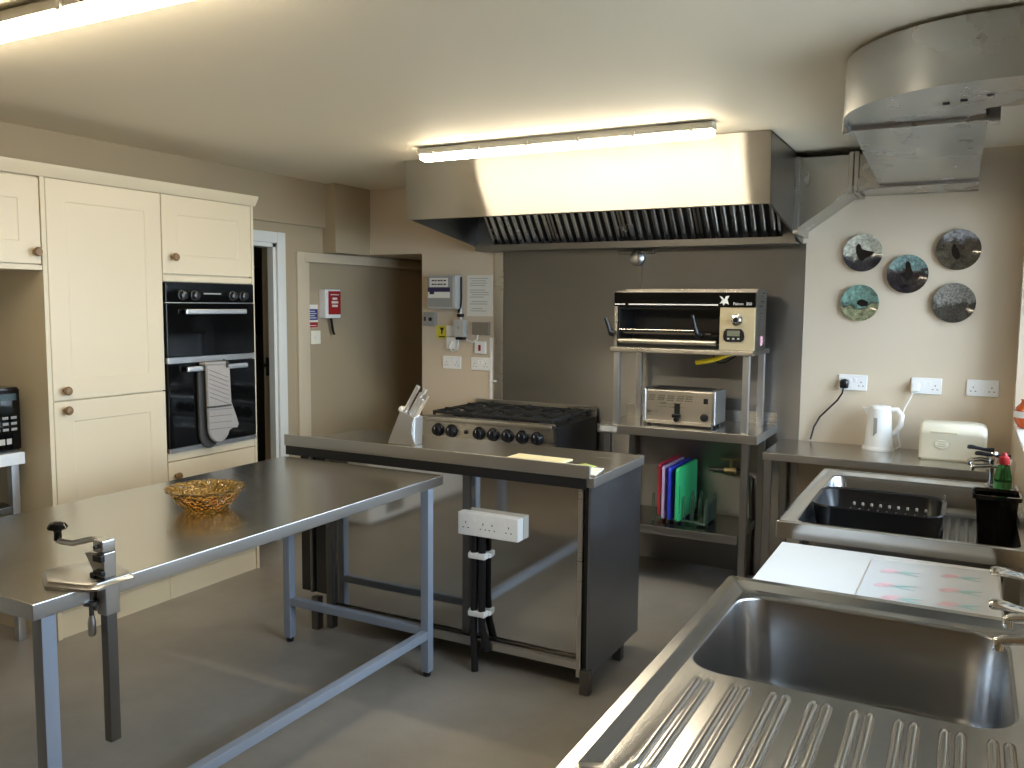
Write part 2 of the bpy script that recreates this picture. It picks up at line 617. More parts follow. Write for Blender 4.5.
# corridor beyond the doorway
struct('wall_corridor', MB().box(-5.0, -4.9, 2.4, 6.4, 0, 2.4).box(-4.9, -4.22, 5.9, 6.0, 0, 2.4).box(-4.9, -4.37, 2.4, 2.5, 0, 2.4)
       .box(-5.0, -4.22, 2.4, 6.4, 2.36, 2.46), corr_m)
# doorway lining, architrave and leaf
d = sroot('door_1', (XL, (DY0+DY1)/2, 0))
MB().box(-3.995, XL+0.002, DY1-0.03, DY1, 0, DZ).box(-4.07, XL+0.002, DY0, DY0+0.03, 0, DZ).box(-4.07, XL+0.002, DY0, DY1, DZ-0.03, DZ).build('door_lining', white_gloss, d)
MB().box(XL, XL+0.02, DY1-0.005, DY1+0.07, 0, DZ+0.065, 0.005).box(XL, XL+0.02, DY0-0.07, DY0+0.005, 0, DZ+0.065, 0.005).box(XL, XL+0.02, DY0+0.005, DY1-0.005, DZ-0.005, DZ+0.065, 0.005).build('architrave', white_gloss, d)
lk = MB().box(-4.05, -4.02, DY1-0.004, DY1, 1.08, 1.20, 0.001).lathe([(0.010, 0.004), (0.016, 0.01), (0.014, 0.025)], (-4.035, DY1, 1.15), 16, axis='y').build('door_latch', black_mat, d)
# windows
for n, (a, b, c, dd) in enumerate(WIN, 1):
    wd = sroot('window_%d' % n, (XR, (a+b)/2, c))
    f = MB()
    xo, xi = XR+0.20, XR+0.15
    f.box(xi, xo, a, a+0.05, c, dd).box(xi, xo, b-0.05, b, c, dd).box(xi, xo, a, b, c, c+0.05).box(xi, xo, a, b, dd-0.05, dd)
    m_ = (a+b)/2
    f.box(xi, xo, m_-0.025, m_+0.025, c, dd).box(xi+0.005, xo-0.005, a, b, c+0.68, c+0.72)
    f.build('window_frame', white_gloss, wd)
    MB().box(xi+0.02, xi+0.026, a+0.03, b-0.03, c+0.03, dd-0.03).build('window_pane', pane_m, wd)
    MB().box(XR+0.001, XR+0.15, a+0.001, b-0.001, c, c+0.012, 0.003).build('window_sill', white_gloss, wd)
# ground outside
struct('ground_outside', MB().box(0.6, 14, -8, 14, -0.4, -0.3), mat('outside_paving', srgb(150, 146, 138), 0.8))

# ================================================================== STEEL SPLASHBACK, HOOD, DUCT
sp = thing('steel_splashback', 'brushed steel splashback sheets on the back wall behind cooker and grill', 'splashback', (-1.8, YB-0.004, 0.0))
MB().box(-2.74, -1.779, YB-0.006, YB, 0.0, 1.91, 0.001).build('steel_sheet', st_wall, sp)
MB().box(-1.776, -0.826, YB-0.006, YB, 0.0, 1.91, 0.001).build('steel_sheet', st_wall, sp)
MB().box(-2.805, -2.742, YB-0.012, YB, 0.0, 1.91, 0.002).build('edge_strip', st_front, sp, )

HL, HR = -2.872, -0.845
hood = thing('extraction_hood', 'long stainless steel extraction hood over the cooker and grill', 'extractor hood', ((HL+HR)/2, 4.6, 1.905))
MB().prism([(HL, 4.063, 2.36), (HL, 4.075, 2.36), (HL, 4.102, 2.038), (HL, 4.090, 2.038)], (HR-HL, 0, 0)).box(HL, HR, 4.09, 4.125, 2.036, 2.041).build('front_panel', st_hood, hood)
side_poly = lambda x: [(x, 4.076, 2.36), (x, 4.104, 2.040), (x, 4.992, 1.905), (x, 4.992, 2.36)]
MB().prism(side_poly(HR-0.012), (0.012, 0, 0)).build('side_panel', st_hood_side, hood)
MB().prism(side_poly(HL), (0.012, 0, 0)).build('side_panel', st_hood_side, hood)
MB().box(HL, HR, 4.08, 4.992, 2.352, 2.36).build('top_panel', st_dark, hood)
MB().box(HL+0.012, HR-0.012, 4.965, 4.992, 1.93, 2.35).build('back_panel', st_dark, hood)
MB().box(HL+0.012, HR-0.012, 4.84, 4.992, 1.900, 1.910).box(HL+0.012, HR-0.012, 4.826, 4.84, 1.900, 1.938).build('drip_gutter', st_dark, hood)
# baffle filters in a slanted row
NF = 4
fx0, fx1 = -2.74, -0.93
fw_ = (fx1-fx0)/NF
pb, pt = Vector((0, 4.87, 1.928)), Vector((0, 4.60, 2.26))
dirv = (pt-pb)
nrm = Vector((0, -dirv.z, dirv.y)).normalized()
if nrm.y > 0:
    nrm = -nrm
for i in range(NF):
    a = fx0+i*fw_+0.004
    b = a+fw_-0.008
    fm = MB()
    def q(x, t, o):
        p = pb+dirv*t+nrm*o
        return (x, p.y, p.z)
    # dark back plate and frame, then rounded baffle strips
    fm.loops([[q(a, 0, -0.03), q(b, 0, -0.03), q(b, 1, -0.03), q(a, 1, -0.03)], [q(a, 0, -0.024), q(b, 0, -0.024), q(b, 1, -0.024), q(a, 1, -0.024)]], mi=1)
    for (s0, s1, t0, t1) in ((a, a+0.014, 0, 1), (b-0.014, b, 0, 1), (a, b, 0, 0.03), (a, b, 0.97, 1)):
        fm.loops([[q(s0, t0, -0.024), q(s1, t0, -0.024), q(s1, t1, -0.024), q(s0, t1, -0.024)], [q(s0, t0, 0.0), q(s1, t0, 0.0), q(s1, t1, 0.0), q(s0, t1, 0.0)]], mi=0)
    ns = 8
    for k in range(ns):
        cx = a+0.014+(b-a-0.028)*(k+0.5)/ns
        lp0, lp1 = [], []
        for s in range(9):
            an = PI*s/8
            lp0.append(q(cx-0.016*math.cos(an), 0.04, -0.018+0.018*math.sin(an)))
            lp1.append(q(cx-0.016*math.cos(an), 0.96, -0.018+0.018*math.sin(an)))
        fm.loops([lp0, lp1], mi=0)
    fm.build('grease_filter', [filter_m, black_mat], hood)
for xa, xb in ((HL+0.012, fx0), (fx1, HR-0.012)):
    MB().box(xa, xb, 4.86, 4.87, 1.93, 2.35).build('filter_rail', st_dark, hood)
fit = thing('pipe_fitting', 'round metal drain fitting under the middle of the extraction hood', 'pipe fitting', (-1.80, 4.99, 1.82))
MB().lathe([(0.03, 0.0), (0.046, 0.0), (0.046, 0.03), (0.03, 0.045), (0.012, 0.05)], (-1.805, YB-0.006, 1.845), axis='y').build('collar', alu, fit)
MB().box(-1.93, -1.70, YB-0.03, YB-0.006, 1.87, 1.893, 0.004).build('bracket', st_dark, fit)

duct = thing('ventilation_duct', 'galvanised steel duct running from the hood and bending overhead by the window wall', 'duct', (-0.2, 4.0, 2.15))
dy0 = 4.68
MB().prism([(HR, dy0, 2.325), (HR, dy0, 1.952), (-0.565, dy0, 2.150), (-0.565, dy0, 2.325)], (0, 0.315, 0)).build('taper_section', galv, duct)
MB().box(HR, HR+0.028, dy0-0.012, 4.995, 1.935, 2.33, 0.002).build('flange', galv, duct)
for fxa in (-0.582, -0.556):
    MB().box(fxa, fxa+0.022, dy0-0.016, 4.995, 2.135, 2.338, 0.003).build('flange', galv, duct)
MB().box(-0.534, 0.0, dy0, 4.995, 2.150, 2.325, 0.002).build('elbow_section', galv, duct)
MB().prism([(-0.436, dy0, 2.163), (-0.005, dy0, 2.163), (0.016, 3.25, 2.182), (-0.405, 3.25, 2.182)], (0, 0, 0.155), ).build('straight_section', galv, duct)
MB().box(-0.442, 0.002, dy0-0.028, dy0-0.003, 2.150, 2.172, 0.003).build('flange', galv, duct)
MB().box(-0.418, 0.03, 3.225, 3.25, 2.166, 2.19, 0.004).box(-0.425, -0.402, 3.20, 3.25, 2.155, 2.34, 0.003).box(0.016, 0.05, 3.19, 3.25, 2.155, 2.34, 0.003).build('flange', galv, duct)
# horizontal bend
cx, cy, ro, ri = 0.028, 3.12, 0.435, 0.02
outer, inner = [(cx-ro, 3.24)], [(cx-ri, 3.24)]
for k in range(25):
    a = PI+PI/2*k/24
    outer.append((cx+ro*math.cos(a), cy+ro*math.sin(a)))
    inner.append((cx+ri*math.cos(a), cy+ri*math.sin(a)))
outer.append((XR, cy-ro-0.01))
inner.append((XR, cy-ri))
lps = [[(o[0], o[1], 2.18), (i_[0], i_[1], 2.18), (i_[0], i_[1], 2.352), (o[0], o[1], 2.352)] for o, i_ in zip(outer, inner)]
MB().loops(lps).build('bend_section', galv, duct, angle=30)
lip = [[(cx+(o[0]-cx)*1.008, cy+(o[1]-cy)*1.008, z) for z in (2.172, 2.184)] + [(o[0], o[1], z) for z in (2.184, 2.172)] for o in outer]
MB().loops(lip).build('seam', galv, duct)
rv = MB()
for px, py in ((-0.10, 2.98), (-0.052, 2.955), (0.018, 2.915)):
    rv.box(px-0.01, px+0.01, py-0.006, py+0.006, 2.176, 2.181)
rv.build('rivet_hole', black_mat, duct)

# ================================================================== CEILING LIGHTS
def tube_light(x0, x1, y, label):
    t = thing('strip_light', label, 'ceiling light', ((x0+x1)/2, y, 2.295), 'fluorescent strip lights')
    MB().prism([(x0, y-0.030, 2.358), (x0, y+0.030, 2.358), (x0, y+0.036, 2.350), (x0, y+0.037, 2.326), (x0, y-0.037, 2.326), (x0, y-0.036, 2.350)], (x1-x0, 0, 0)).box(x0+0.25, x1-0.25, y-0.02, y+0.02, 2.358, ZC).build('housing', lightgrey_plastic, t)
    prof = [(y-0.026, 2.327), (y-0.032, 2.320), (y-0.032, 2.309)] + [(y+0.032*math.cos(a), 2.309+0.017*math.sin(a)) for a in [PI+PI*k/12 for k in range(1, 12)]] + [(y+0.032, 2.309), (y+0.032, 2.320), (y+0.026, 2.327)]
    lps = []
    for x, s in ((x0+0.004, 0.75), (x0+0.02, 1), (x1-0.02, 1), (x1-0.004, 0.75)):
        lps.append([(x, y+(p-y)*s, 2.326+(z-2.326)*s) for p, z in prof])
    MB().loops(lps).build('diffuser', tube_glow, t)
    n = 6
    for i in range(n):
        x = x0+0.09+(x1-x0-0.18)*i/(n-1)
        for sy in (-0.045, 0.033):
            MB().box(x-0.009, x+0.009, y+sy, y+sy+0.012, 2.318, 2.342, 0.002).build('clip', lightgrey_plastic, t)
    return t
t = tube_light(-2.565, -1.03, 3.78, 'lit fluorescent strip light on the ceiling in front of the extraction hood')
MB().cyl((-2.62, 3.82, 2.358), (-1.15, 3.86, 2.358), 0.006).build('cable_conduit', lightgrey_plastic, t)
tube_light(-3.05, -1.52, 1.525, 'lit fluorescent strip light on the ceiling above the prep table and can opener')

# ================================================================== PREP TABLE
TZ = 0.85
tb = thing('prep_table', 'long stainless steel prep table on pale tube legs holding the amber bowl', 'table', (-2.33, 2.09, 0))
tx0, tx1, ty0, ty1 = -2.775, -1.902, 1.187, 2.960
MB().box(tx0, tx1, ty0, ty1, TZ-0.042, TZ, 0.004).build('tabletop', st_top, tb, sides=st_edge)
L_ = 0.039
legs = [(-1.951, 1.213), (-1.963, 2.88), (-2.722, 2.88), (-2.735, 1.213)]
for (x, y) in legs:
    lg = MB().box(x, x+L_, y, y+L_, 0.02, TZ-0.042, 0.003).build('leg', st_sky_tint, tb)
    MB().lathe([(0.015, 0), (0.017, 0.004), (0.017, 0.024)], (x+L_/2, y+L_/2, 0), 16).build('foot', black_plastic, lg)
MB().box(-1.960, -1.926, 1.252, 2.88, 0.165, 0.200, 0.003).build('stretcher', st_sky_tint, tb)
MB().box(-2.684, -1.963, 2.883, 2.916, 0.175, 0.210, 0.003).build('stretcher', st_sky_tint, tb)

# ================================================================== CAN OPENER
co = thing('can_opener', 'heavy bench can opener with black crank knob clamped to the prep table edge', 'can opener', (-1.95, 1.36, 0.85))
pl = [(-2.10, 1.325), (-2.075, 1.425), (-1.99, 1.475), (-1.862, 1.445), (-1.842, 1.43), (-1.842, 1.318), (-1.858, 1.298), (-1.99, 1.262)]
def shrink(poly, s, z, cx=-1.955, cy=1.37):
    return [(cx+(x-cx)*s, cy+(y-cy)*s, z) for x, y in poly]
MB().loops([shrink(pl, 0.9, 0.85), shrink(pl, 0.9, 0.856), shrink(pl, 0.85, 0.860), shrink(pl, 0.83, 0.866), shrink(pl, 0.75, 0.869)]).build('base_plate', alu, co)
MB().box(-1.898, -1.862, 1.350, 1.392, 0.775, 0.86, 0.004).box(-1.915, -1.89, 1.345, 1.385, 0.785, 0.812, 0.003).build('clamp_body', alu, co)
MB().box(-1.893, -1.867, 1.355, 1.385, 0.442, 0.94, 0.003).build('post', st_dark, co)
MB().prism([(-1.915, 1.350, 0.932), (-1.940, 1.350, 0.928), (-1.908, 1.350, 0.892), (-1.898, 1.350, 0.872), (-1.864, 1.350, 0.872), (-1.864, 1.350, 0.935)], (0, 0.035, 0), b=0.003).build('cutter_head', alu, co)
for za_, zb_ in ((0.915, 0.932), (0.880, 0.893)):
    MB().box(-1.892, -1.860, 1.338, 1.3505, za_, zb_, 0.002).build('gear_wheel', black_mat, co)
MB().box(-1.915, -1.897, 1.345, 1.38, 0.866, 0.882, 0.002).build('feed_wheel', black_mat, co)
MB().box(-1.903, -1.864, 1.347, 1.385, 0.935, 0.968, 0.005).tube([(-1.89, 1.367, 0.960), (-1.93, 1.367, 0.960), (-1.965, 1.367, 0.950), (-2.005, 1.367, 0.938), (-2.05, 1.367, 0.936), (-2.068, 1.367, 0.938)], 0.008).build('crank_arm', alu, co)
MB().lathe([(0.005, 0), (0.0045, 0.01)], (-1.882, 1.347, 0.952), axis='y').build('pivot_bolt', black_mat, co)
kn = MB().lathe([(0.010, 0.938), (0.009, 0.960), (0.013, 0.966), (0.023, 0.968), (0.025, 0.973), (0.019, 0.983), (0.008, 0.987)], (-2.068, 1.367, 0), 24).build('crank_knob', black_gloss, co)
sc = MB().cyl((-1.905, 1.34, 0.835), (-1.905, 1.34, 0.77), 0.006, seg=12).lathe([(0.01, 0.80), (0.019, 0.803), (0.019, 0.812), (0.01, 0.815)], (-1.905, 1.34, 0), 16).build('clamp_screw', st_dark, co)
MB().lathe([(0.007, 0.722), (0.010, 0.727), (0.010, 0.755), (0.006, 0.775)], (-1.905, 1.34, 0), 16).build('clamp_handle', alu, co)

# ================================================================== AMBER BOWL
bc_ = (-2.293, 2.06, TZ)
fnb = lambda t, r, h: 1 + (0.035*math.sin(12*t)*min(1, max(0, (h-0.02)/0.05))) + 0.012*math.sin(36*t+h*180)
bowl = MB().lathe([(0.001, 0.004), (0.055, 0.004), (0.062, 0.0), (0.074, 0.005), (0.092, 0.022), (0.105, 0.042), (0.112, 0.058), (0.118, 0.064), (0.130, 0.070), (0.133, 0.074), (0.128, 0.076), (0.115, 0.070), (0.106, 0.060), (0.098, 0.044), (0.085, 0.026), (0.066, 0.013), (0.052, 0.011), (0.001, 0.010)], bc_, 96, fn=fnb).build('glass_bowl', amber, angle=60)
tag(bowl, 'amber pressed glass bowl with a scalloped rim on the prep table', 'bowl')

# ================================================================== ISLAND
il = thing('island_counter', 'stainless steel island counter with mirror-like panels and raised front lip', 'counter', (-2.1, 3.35, 0))
ix0, ix1, iy0, iy1 = -2.86, -1.268, 3.05, 3.65
IZ = 0.885
MB().box(ix0, ix1, iy0+0.012, iy1, IZ-0.042, IZ, 0.003).build('worktop', st_topx, il, sides=st_edge)
MB().box(ix0, -1.283, iy0-0.002, iy0+0.012, IZ-0.001, 0.934, 0.003).box(ix0, -1.283, iy0-0.002, iy0+0.012, IZ-0.004, IZ-0.001, 0.0).build('raised_lip', st_edge, il)
MB().box(ix0+0.005, -1.30, iy0+0.004, iy0+0.0118, IZ-0.048, IZ-0.004).build('lip_shadow_strip', black_mat, il)  # black strip standing for the shadow beneath the lip
MB().box(-2.60, -1.866, 3.092, 3.100, 0.125, IZ-0.045).build('back_panel', st_mirror, il)
MB().box(-1.862, -1.335, 3.092, 3.100, 0.125, IZ-0.045).build('back_panel', st_mirror, il)
MB().box(-1.885, -1.848, 3.086, 3.092, 0.13, IZ-0.045).build('joint_strip', st_dark, il)
MB().box(-1.337, -1.316, 3.068, 3.11, 0.06, IZ-0.043, 0.002).build('corner_post', st_front, il)
MB().box(-2.630, -2.595, 3.07, 3.11, 0.02, IZ-0.043, 0.002).build('corner_post', st_dark, il)
MB().box(-2.62, -1.316, 3.070, 3.11, 0.090, 0.125, 0.003).build('bottom_rail', st_front, il)
MB().box(-2.62, -1.316, 3.066, 3.078, 0.128, 0.134).build('panel_bead', st_front, il)
MB().box(-1.290, -1.280, 3.062, 3.642, 0.068, IZ-0.043, 0.001).build('side_panel', st_side, il)
MB().box(-1.314, -1.290, 3.08, 3.63, 0.068, IZ-0.043).build('side_core', black_mat, il)
MB().box(-2.805, -2.635, 3.10, 3.11, 0.17, IZ-0.043).build('end_panel', st_dark_mirror, il)
MB().box(-2.74, -2.725, 3.085, 3.10, 0.17, IZ-0.043, 0.002).build('end_post', st_dark, il)
MB().box(-2.58, -1.3, 3.12, 3.62, 0.11, 0.13).build('bottom_shelf', st_dark, il)
for (x, y, z1) in ((-1.312, 3.046, 0.1), (-1.322, 3.432, 0.1), (-2.715, 3.06, 0.16), (-2.715, 3.5, 0.16)):
    MB().box(x, x+0.04, y, y+0.04, 0.0, z1, 0.003).build('leg', st_dark, il)
sk = thing('socket_box', 'white triple socket box fixed to the island panel with black cables below', 'socket', (-1.7, 3.09, 0.58))
MB().box(-1.882, -1.592, 3.042, 3.0915, 0.584, 0.682, 0.005).build('box', white_plastic, sk)
def holes(mb, cx, z, y, s=1.0):
    for dx, dz, w_, h_ in ((0, 0.011, 0.004, 0.008), (-0.011, -0.009, 0.007, 0.004), (0.011, -0.009, 0.007, 0.004)):
        mb.box(cx+dx*s-w_/2, cx+dx*s+w_/2, y-0.0006, y+0.001, z+dz*s-h_/2, z+dz*s+h_/2)
for x in (-1.842, -1.758, -1.715, -1.636):
    mm = MB()
    holes(mm, x, 0.628, 3.042, 1.1)
    mm.build('pin_holes', ink, sk)
for x in (-1.805, -1.68, -1.66):
    MB().box(x-0.008, x+0.008, 3.0405, 3.0425, 0.645, 0.665, 0.001).build('switch', white_plastic, sk)
MB().tube([(-1.812, 3.064, 0.585), (-1.812, 3.064, 0.3), (-1.810, 3.058, 0.14), (-1.790, 3.035, 0.0)], 0.0155, 14).build('cable', black_plastic, sk)
MB().tube([(-1.776, 3.068, 0.585), (-1.777, 3.068, 0.33), (-1.772, 3.06, 0.2), (-1.755, 3.058, 0.14), (-1.745, 3.058, 0.09)], 0.0165, 14).build('cable', black_plastic, sk)
for z in (0.497, 0.245):
    MB().box(-1.834, -1.752, 3.045, 3.09, z-0.013, z+0.013, 0.005).box(-1.846, -1.742, 3.075, 3.0925, z-0.009, z+0.009, 0.003).build('cable_clip', white_plastic, sk)

# papers at the island's right end
tag(MB().obox((-1.40, 3.17, IZ+0.0015), (0.21, 0.15, 0.003), (0, 0, 0.15)).build('leaflet', paper_m), 'white printed leaflet lying at the right end of the island worktop', 'leaflet')
tag(MB().obox((-1.40, 3.24, IZ+0.005), (0.075, 0.10, 0.003), (0, 0, -0.5)).build('leaflet', mat('leaflet_green', srgb(176, 196, 96), 0.6)), 'small green leaflet on top of the white leaflet on the island', 'leaflet')
tag(MB().obox((-1.64, 3.30, IZ+0.002), (0.27, 0.17, 0.004), (0, 0, -0.04)).build('document', mat('cream_paper', srgb(230, 216, 170), 0.6)), 'cream paper document on the island beside the white leaflet', 'document')

# knife block with its knives
kb = thing('knife_block', 'angled steel knife block full of silver handled knives on the island', 'knife block', (-2.37, 3.36, IZ))
ky0, ky1 = 3.33, 3.40
MB().prism([(-2.462, ky0, IZ), (-2.305, ky0, IZ), (-2.300, ky0, IZ+0.135), (-2.385, ky0, IZ+0.165)], (0, ky1-ky0, 0), b=0.004).build('block', steel('satin_block_steel', (0.72, 0.71, 0.70), 0.38), kb)
kdir = Vector((0.62, 0, 1)).normalized()
MB().tube([Vector((-2.30, ky0-0.003, IZ+0.003)), Vector((-2.318, ky0-0.006, IZ+0.06)), Vector((-2.308, ky0-0.003, IZ+0.13))], 0.004).build('front_trim', chrome, kb)
spots = [(-2.372, 3.35, 0.15, 0.011), (-2.350, 3.385, 0.14, 0.011), (-2.340, 3.345, 0.125, 0.010), (-2.322, 3.38, 0.115, 0.009), (-2.315, 3.345, 0.10, 0.009)]
klab = ['longest silver knife handle, nearest the tall side of the steel block', 'second long silver knife handle standing behind the longest one', 'middle silver knife handle in the front row of the block', 'shorter silver knife handle in the back row of the block', 'shortest silver knife handle at the low front corner of the block']
for (x, y, ln, r), lb in zip(spots, klab):
    zt = IZ+0.165-(x+2.385)*0.36
    p0 = Vector((x, y, zt-0.004))
    k_ = thing('kitchen_knife', lb, 'knife', p0, 'knives in the steel block')
    MB().tube([p0, p0+kdir*0.01, p0+kdir*ln*0.5, p0+kdir*ln*0.92, p0+kdir*ln], r, 12).build('handle', st_handle, k_)
    MB().tube([p0-kdir*0.03, p0+kdir*0.006], r*1.15, 12).build('bolster', st_dark, k_)
MB().lathe([(0.018, 0), (0.020, 0.01), (0.014, 0.022), (0.004, 0.026)], (-2.388, 3.352, IZ+0.158), 16).build('sharpener_cap', white_plastic, kb)

# ================================================================== RANGE COOKER
ck = thing('range_cooker', 'six burner steel range cooker with black knobs in front of the splashback', 'cooker', (-2.5, 4.65, 0))
cx0, cx1, cy0, cy1 = -2.925, -2.048, 4.335, 4.975
MB().box(cx0, cx1, cy0+0.03, cy1, 0.10, 0.84, 0.003).build('body', black_mat, ck)
MB().box(cx0, cx1, cy0, cy0+0.035, 0.735, 0.850, 0.003).build('control_panel', st_front, ck)
MB().box(cx0, cx1, cy0-0.03, cy0+0.04, 0.85, 0.882, 0.010).build('front_bullnose', st_front, ck)
MB().box(cx0, cx1, cy0+0.04, cy1, 0.838, 0.862, 0.002).build('hob_plate', black_mat, ck)
MB().box(cx0, cx1, cy1-0.03, cy1, 0.84, 0.925, 0.003).build('back_upstand', st_front, ck)
dr = MB().box(cx0+0.01, cx1-0.01, cy0-0.005, cy0+0.03, 0.18, 0.72, 0.006).build('oven_door', st_front, ck)
MB().cyl((cx0+0.1, cy0-0.05, 0.66), (cx1-0.1, cy0-0.05, 0.66), 0.012).box(cx0+0.12, cx0+0.14, cy0-0.05, cy0, 0.652, 0.668).box(cx1-0.14, cx1-0.12, cy0-0.05, cy0, 0.652, 0.668).build('door_handle', chrome, dr)
for x in (cx0+0.05, cx1-0.05):
    for y in (cy0+0.08, cy1-0.06):
        MB().cyl((x, y, 0), (x, y, 0.105), 0.022).build('foot', st_dark, ck)
for x in (-2.819, -2.723, -2.531, -2.436, -2.340, -2.244, -2.148):
    k_ = MB().lathe([(0.040, 0), (0.040, 0.006), (0.033, 0.010), (0.031, 0.032), (0.026, 0.036)], (x, cy0, 0.797), 24, axis='y').build('knob', black_plastic, ck)
    MB().box(x-0.006, x+0.006, cy0-0.048, cy0-0.034, 0.772, 0.822, 0.002).box(x-0.0012, x+0.0012, cy0-0.0495, cy0-0.047, 0.805, 0.82, mi=1).build('knob_grip', [black_plastic, white_plastic], k_)
MB().lathe([(0.012, 0), (0.012, 0.008), (0.008, 0.01)], (-2.624, cy0, 0.797), 16, axis='y').build('ignition_button', black_plastic, ck)
gw = (cx1-cx0-0.05)/3
for i in range(3):
    gx = cx0+0.025+i*gw
    for j in range(2):
        gy = cy0+0.055+j*0.275
        g = MB()
        e = 0.016
        x1_, y1_ = gx+gw-0.008, gy+0.265
        zt = 0.905
        for (a, b, c_, d_) in ((gx, x1_, gy, gy+e), (gx, x1_, y1_-e, y1_), (gx, gx+e, gy+e, y1_-e), (x1_-e, x1_, gy+e, y1_-e)):
            g.box(a, b, c_, d_, zt-0.018, zt, 0.003)
        mx_, my_ = (gx+x1_)/2, (gy+y1_)/2
        for dx, dy in ((1, 0), (-1, 0), (0, 1), (0, -1)):
            if dx:
                a, b = sorted((mx_+dx*0.03, mx_+dx*(gw/2-0.012)))
                g.box(a, b, my_-0.007, my_+0.007, zt-0.016, zt+0.008, 0.002)
            else:
                a, b = sorted((my_+dy*0.03, my_+dy*0.12))
                g.box(mx_-0.007, mx_+0.007, a, b, zt-0.016, zt+0.008, 0.002)
        for xx in (gx+0.008, x1_-0.008):
            for yy in (gy+0.008, y1_-0.008):
                g.box(xx-0.007, xx+0.007, yy-0.007, yy+0.007, 0.861, zt-0.01)
        g.build('pan_support', black_iron, ck)
        MB().lathe([(0.055, 0.861), (0.055, 0.872), (0.042, 0.876), (0.042, 0.888), (0.036, 0.892)], (mx_, my_, 0), 24).build('burner', black_iron, ck)

# ================================================================== GRILL BENCH
gb = thing('steel_bench', 'stainless steel bench with rear upstand carrying toaster and grill stand', 'bench', (-1.4, 4.75, 0))
gx0, gx1, gy0, GZ = -1.848, -0.950, 4.493, 0.888
MB().box(gx0, gx1, gy0, 4.992, GZ-0.05, GZ, 0.004).build('worktop', st_topx, gb, sides=st_edge)
MB().box(gx0, gx1, 4.975, 4.992, GZ, GZ+0.066, 0.002).build('upstand', st_front, gb)
for x in (gx0+0.035, gx1-0.085):
    for y in (gy0+0.02, 4.92):
        lg = MB().box(x, x+0.036, y, y+0.036, 0.02, GZ-0.05, 0.003).build('leg', st_grey, gb)
        MB().lathe([(0.016, 0), (0.018, 0.004), (0.018, 0.022)], (x+0.018, y+0.018, 0), 16).build('foot', black_plastic, lg)
MB().box(gx0+0.045, gx1-0.09, gy0+0.02, 4.96, 0.286, 0.334, 0.004).build('lower_shelf', st_shelf_shade, gb, sides=st_grey)
MB().box(gx0+0.02, gx0+0.12, gy0-0.003, gy0, GZ-0.04, GZ-0.01).build('maker_plate', lightgrey_plastic, gb)
# stand
os_ = thing('grill_stand', 'four legged steel stand on the bench lifting the grill above the toaster', 'stand', (-1.38, 4.73, GZ))
for x in (-1.765, -1.043):
    for y in (4.515, 4.885):
        MB().box(x, x+0.034, y, y+0.034, GZ, 1.30, 0.003).build('leg', st_leg, os_)
MB().box(-1.782, -0.990, 4.50, 4.925, 1.30, 1.326, 0.004).build('shelf', st_front, os_)
# salamander grill
sg = thing('salamander_grill', 'steel and black salamander grill with open front on its stand', 'grill', (-1.38, 4.72, 1.326))
sx0, sx1, sy0, sy1, sz0, sz1 = -1.772, -0.990, 4.53, 4.80, 1.3275, 1.640
xc = -1.175
MB().box(sx0, sx1, sy0+0.03, sy1, sz1-0.02, sz1, 0.003).box(sx0, sx0+0.02, sy0, sy1, sz0, sz1-0.02, 0.002).box(xc, sx1, sy0+0.012, sy1, sz0, sz1-0.02, 0.003).box(sx0+0.02, xc, sy1-0.02, sy1, sz0, sz1-0.02).build('casing', st_front, sg)
MB().box(sx0+0.02, xc, sy1-0.03, sy1-0.02, sz0+0.02, sz1-0.02).box(xc-0.004, xc, sy0+0.03, sy1-0.03, sz0+0.02, sz1-0.1).box(sx0+0.02, xc, sy0+0.04, sy1-0.02, sz0, sz0+0.02).box(sx0+0.02, xc, sy0+0.03, sy1-0.03, sz1-0.10, sz1-0.02).box(sx0+0.02, sx0+0.026, sy0+0.03, sy1-0.03, sz0+0.02, sz1-0.1).build('cavity', black_mat, sg)
fa = MB().box(sx0, sx1, sy0-0.006, sy0+0.02, 1.553, 1.632, 0.003).build('fascia', black_gloss, sg)
MB().box(-1.685, xc-0.01, sy0-0.0075, sy0-0.005, 1.562, 1.569).build('fascia_stripe', white_plastic, sg)
MB().box(-1.765, -1.758, sy0-0.0075, sy0-0.005, 1.562, 1.569).box(-1.755, -1.735, sy0-0.0075, sy0-0.005, 1.562, 1.569).box(-1.732, -1.722, sy0-0.0075, sy0-0.005, 1.562, 1.569).box(-1.719, -1.706, sy0-0.0075, sy0-0.005, 1.562, 1.569).build('fascia_lettering', white_plastic, sg)
text(sg, 'Falcon  350', 0.021, (-1.105, sy0-0.007, 1.565), FRONT, white_plastic)
# bird emblem
bx, bz = -1.152, 1.588
MB().prism([(bx-0.026, sy0-0.006, bz+0.026), (bx-0.010, sy0-0.006, bz+0.018), (bx, sy0-0.006, bz+0.006), (bx+0.008, sy0-0.006, bz+0.024), (bx+0.026, sy0-0.006, bz+0.026), (bx+0.016, sy0-0.006, bz+0.006), (bx+0.024, sy0-0.006, bz-0.02), (bx+0.006, sy0-0.006, bz-0.012), (bx-0.004, sy0-0.006, bz-0.026), (bx-0.010, sy0-0.006, bz-0.012), (bx-0.024, sy0-0.006, bz-0.016), (bx-0.010, sy0-0.006, bz+0.004)], (0, -0.0015, 0)).build('bird_emblem', white_plastic, sg)
MB().box(xc, sx1, sy0, sy0+0.012, sz0, 1.553, 0.003).build('control_panel', mat('cream_steel', srgb(214, 202, 168), 0.35, metal=0.5, var=0.02), sg)
MB().lathe([(0.030, 0), (0.030, 0.004), (0.022, 0.008), (0.020, 0.024), (0.014, 0.027)], (-1.085, sy0, 1.487), 24, axis='y').build('knob', chrome, sg)
